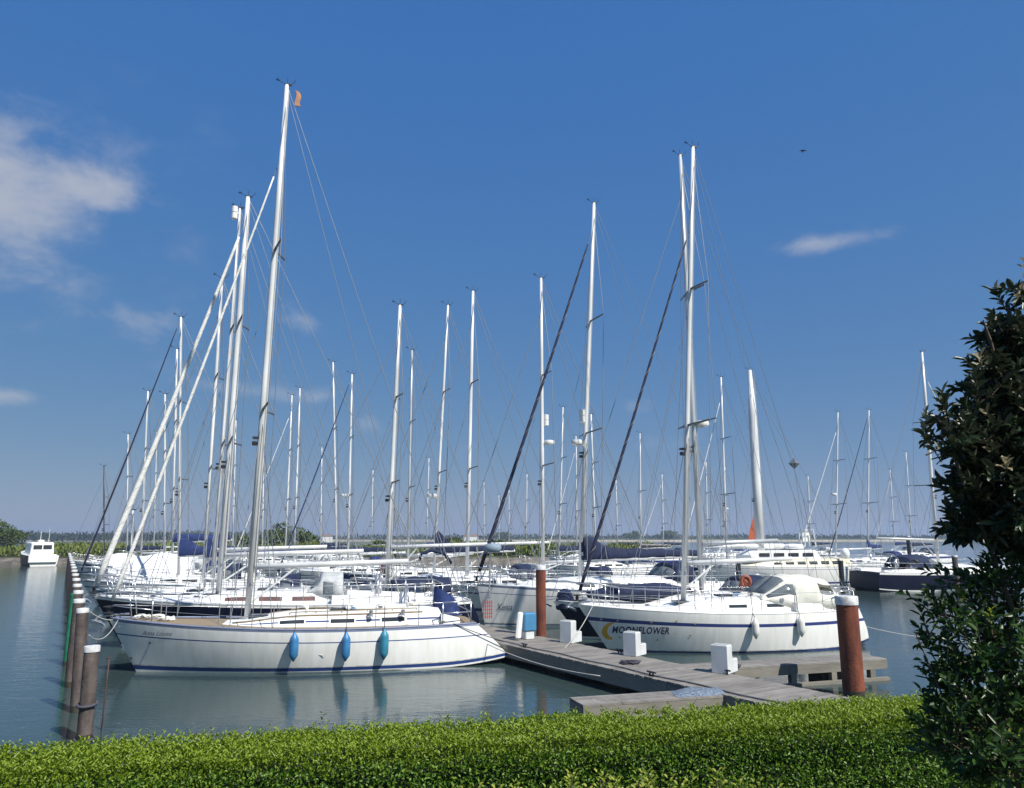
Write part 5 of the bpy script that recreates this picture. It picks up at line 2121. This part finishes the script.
# golden shrub clumps in front of the hedge, cut by the lower frame edge
for gi, (x0, x1, y0, lab, dens) in enumerate(((455, 560, 781, 'yellow green leafy shoots poking up at the bottom edge centre', 3), (570, 655, 772, 'yellow green leafy shoots right of centre at the bottom edge', 4), (350, 440, 789, 'few yellow leaf tips at the bottom edge left of centre', 1), (660, 790, 772, 'shaded yellow green shoots before the hedge at the lower right', 3))):
    t = empty('golden_shrub', at_z((x0 + x1) / 2, 900, 1.3), 0, lab, 'shrub', 'golden leaved shrubs in front of the hedge')
    o_ = t.location.copy()
    PP, DD, NN = [], [], []
    st = MB()
    for k in range(dens * 5):
        px = random.uniform(x0, x1)
        Yc = random.uniform(2.75, 3.3) + .2 * (px - 300) / 500
        q = at_y(px, y0 + random.uniform(-3, 26) + abs(px - (x0 + x1) / 2) * .05, Yc)
        st.tube([(q.x - o_.x + random.uniform(-.05, .05), q.y - o_.y, -.1), (q.x - o_.x, q.y - o_.y, q.z - o_.z - .03)], .003, 4)
        for j in range(26):
            a = j * 2.4
            PP.append([q.x - o_.x + .012 * math.cos(a), q.y - o_.y + .012 * math.sin(a), q.z - o_.z - .006 * j])
            DD.append([math.cos(a), math.sin(a), .9 - .03 * j])
    PP, DD = np.array(PP), np.array(DD)
    leaves('foliage', PP, DD, unit(rand_dir(len(PP)) * .4 + np.array([[0, 0, 1.]])), (.018 + .008 * rng.random(len(PP))), .012, L_GOLD, t)
    st.build('stems', BARK, t)

# ------------------------------------------------------------------ big evergreen shrub at right


def shrub(name, label, origin, stems, sprays, leafm, tipm, ls, lw, young=.1, group=None, per=11, seed=1, droop=.0):
    """stems: list of polylines (world offsets); sprays: list of (centre, radii, count) volumes filled with leafy twigs"""
    rs = np.random.default_rng(seed)
    t = empty(name, origin, 0, label, 'shrub', group)
    b = MB()
    for pl_, r0 in stems:
        b.tube(pl_, [r0 * (1 - .75 * i / (len(pl_) - 1)) for i in range(len(pl_))], 7)
    P, D, Nn, Yg = [], [], [], []
    for (c_, rad, cnt, out_) in sprays:
        c_ = np.array(c_)
        rad = np.array(rad)
        for _ in range(cnt):
            d = rs.normal(size=3)
            d /= np.linalg.norm(d)
            rr = (.35 + .65 * rs.random() ** .5)
            p = c_ + d * rad * rr
            g = d * np.array([1, 1, .6]) + np.array([0, 0, .55]) + rs.normal(size=3) * .45
            g /= np.linalg.norm(g)
            ln = (.10 + .10 * rs.random()) * .7
            is_y = rs.random() < young * (2.2 if d[2] > .35 and rr > .8 else .25)
            q0 = p - g * .03
            b.tube([tuple(q0), tuple(q0 + g * ln * .5 + np.array([0, 0, -.01])), tuple(q0 + g * ln)], [.003, .0025, .0015], 4, cap=False)
            for k in range(per):
                tt_ = (k + .5) / per
                a = k * 2.4 + rs.random()
                e1 = np.cross(g, [0, 0, 1.0])
                e1 /= max(np.linalg.norm(e1), 1e-6)
                e2 = np.cross(g, e1)
                dr = (e1 * math.cos(a) + e2 * math.sin(a)) * (1 - .45 * tt_) + g * (.45 + .6 * tt_)
                dr[2] -= droop
                P.append(p + g * ln * tt_)
                D.append(dr)
                nrm = g * .9 + np.array([0, 0, .7]) + rs.normal(size=3) * .25
                Nn.append(nrm)
                Yg.append(is_y and tt_ > .3)
    b.build('branches', BARK, t)
    P, D, Nn, Yg = np.array(P), np.array(D), np.array(Nn), np.array(Yg)
    n = len(P)
    L_ = ls * (.65 + .6 * rs.random(n))
    W_ = lw * (.7 + .5 * rs.random(n))
    leaves('leaves', P[~Yg], D[~Yg], Nn[~Yg], L_[~Yg], W_[~Yg], leafm, t)
    if Yg.any(): leaves('young_leaves', P[Yg], D[Yg], Nn[Yg], L_[Yg] * .8, W_[Yg] * .7, tipm, t)
    return t


def rel(px, py, Y, o):
    q = at_y(px, py, Y)
    return (q.x - o[0], q.y - o[1], q.z - o[2])


YS = 3.0
o0 = (2.3, YS, 1.2)
sp = []
for (px, py, dy, rx_, rz_, cnt) in ((1030, 480, .0, .26, .28, 75), (1008, 430, .05, .16, .20, 46), (1045, 380, .1, .22, .24, 48), (1000, 500, -.1, .15, .18, 46), (1060, 330, .2, .16, .16, 24), (1036, 308, .12, .03, .06, 4),
                                    (982, 450, -.05, .09, .10, 16), (975, 515, 0, .08, .10, 16), (948, 443, -.1, .03, .03, 3), (932, 458, -.1, .015, .02, 2), (1005, 362, .1, .05, .08, 8), (994, 340, .1, .02, .03, 3), (1020, 345, .1, .05, .05, 6), (1090, 420, .3, .4, .5, 90), (1110, 560, .2, .45, .45, 70),
                                    (1040, 535, -.05, .18, .12, 30), (975, 400, -.05, .03, .03, 3), (1020, 292, .1, .02, .03, 3), (985, 385, .05, .09, .09, 14), (974, 425, .0, .06, .07, 9), (975, 485, .0, .05, .08, 9), (1002, 345, .1, .06, .06, 8), (966, 535, -.05, .03, .04, 4), (1010, 318, .1, .03, .03, 4), (940, 418, -.08, .02, .02, 2), (918, 442, -.1, .01, .01, 1)):
    sp.append((rel(px + 6, py, YS + dy * .8, o0), (rx_ * .78, rx_ * .85, rz_ * .78), int(cnt * 1.7), 1))
stems = [([(0, 0, 0), (.05, 0, .6), (.0, .05, 1.2), (-.05, .05, 1.7), (-.1, 0, 2.2)], .03), ([(.1, 0, 0), (.2, .1, .9), (.3, .1, 1.6), (.25, .1, 2.2)], .028),
         ([(.0, .05, 1.2), (-.2, 0, 1.5), tuple(rel(950, 445, YS - .1, o0)), tuple(rel(926, 455, YS - .1, o0))], .014), ([(.05, 0, .6), (-.1, -.1, 1.2), (-.3, -.1, 1.8)], .015),
         ([(-.08, .05, 1.9), tuple(rel(990, 340, YS, o0)), tuple(rel(983, 320, YS, o0))], .012)]
shrub('evergreen_shrub', 'tall dark evergreen shrub with silvery young tips at the right edge', o0, stems, sp, L_EVER, L_EYOUNG, .055, .024, young=.14, per=14, seed=3)

o1 = (1.95, 2.95, 1.2)
sp = []
for (px, py, dy, rx_, rz_, cnt) in ((972, 645, 0, .12, .16, 46), (948, 622, 0, .05, .08, 10), (1000, 600, .05, .12, .13, 34), (1025, 660, .05, .22, .20, 70), (985, 700, -.05, .14, .16, 50), (952, 665, 0, .07, .09, 14), (928, 632, -.02, .02, .03, 3),
                                    (1000, 745, -.1, .26, .18, 110), (962, 750, -.15, .12, .10, 34), (1055, 620, .2, .3, .3, 60), (945, 700, 0, .04, .05, 6), (1010, 570, .0, .07, .06, 8), (958, 582, 0, .02, .04, 3), (1070, 740, 0, .35, .35, 90)):
    sp.append((rel(px, py, 2.95 + dy * .8, o1), (rx_ * .83, rx_, rz_ * .83), cnt, 1))
stems = [([(0, 0, 0), (.0, 0, .5), (-.05, 0, 1.0), (-.1, 0, 1.6), (-.12, 0, 2.0)], .02), ([(.1, 0, 0), (.2, 0, .7), (.3, 0, 1.3), (.35, 0, 1.7)], .02), ([(-.05, 0, .9), (-.15, 0, 1.2), tuple(rel(915, 632, 2.92, o1))], .009)]
shrub('leafy_shrub', 'mid green leafy shrub with loose twigs below the tall evergreen shrub', o1, stems, sp, L_BUSH, L_GOLD, .042, .018, young=.03, per=10, seed=5)

# ------------------------------------------------------------------ haze over the estuary
HAZE = True
if HAZE:
    m = bpy.data.materials.new('haze_air')
    m.use_nodes = True
    N = m.node_tree.nodes
    N.clear()
    out = N.new('ShaderNodeOutputMaterial')
    pv = N.new('ShaderNodeVolumePrincipled')
    pv.inputs['Color'].default_value = (.62, .78, 1.0, 1)
    pv.inputs['Density'].default_value = 0.00045
    pv.inputs['Anisotropy'].default_value = 0.2
    m.node_tree.links.new(pv.outputs[0], out.inputs['Volume'])
    b = MB()
    b.box((0, 900, 15), (3600, 3000, 34))
    o = b.build('haze', m)
    tag(o, 'thin blue haze in the air over the water', 'haze', kind='stuff')
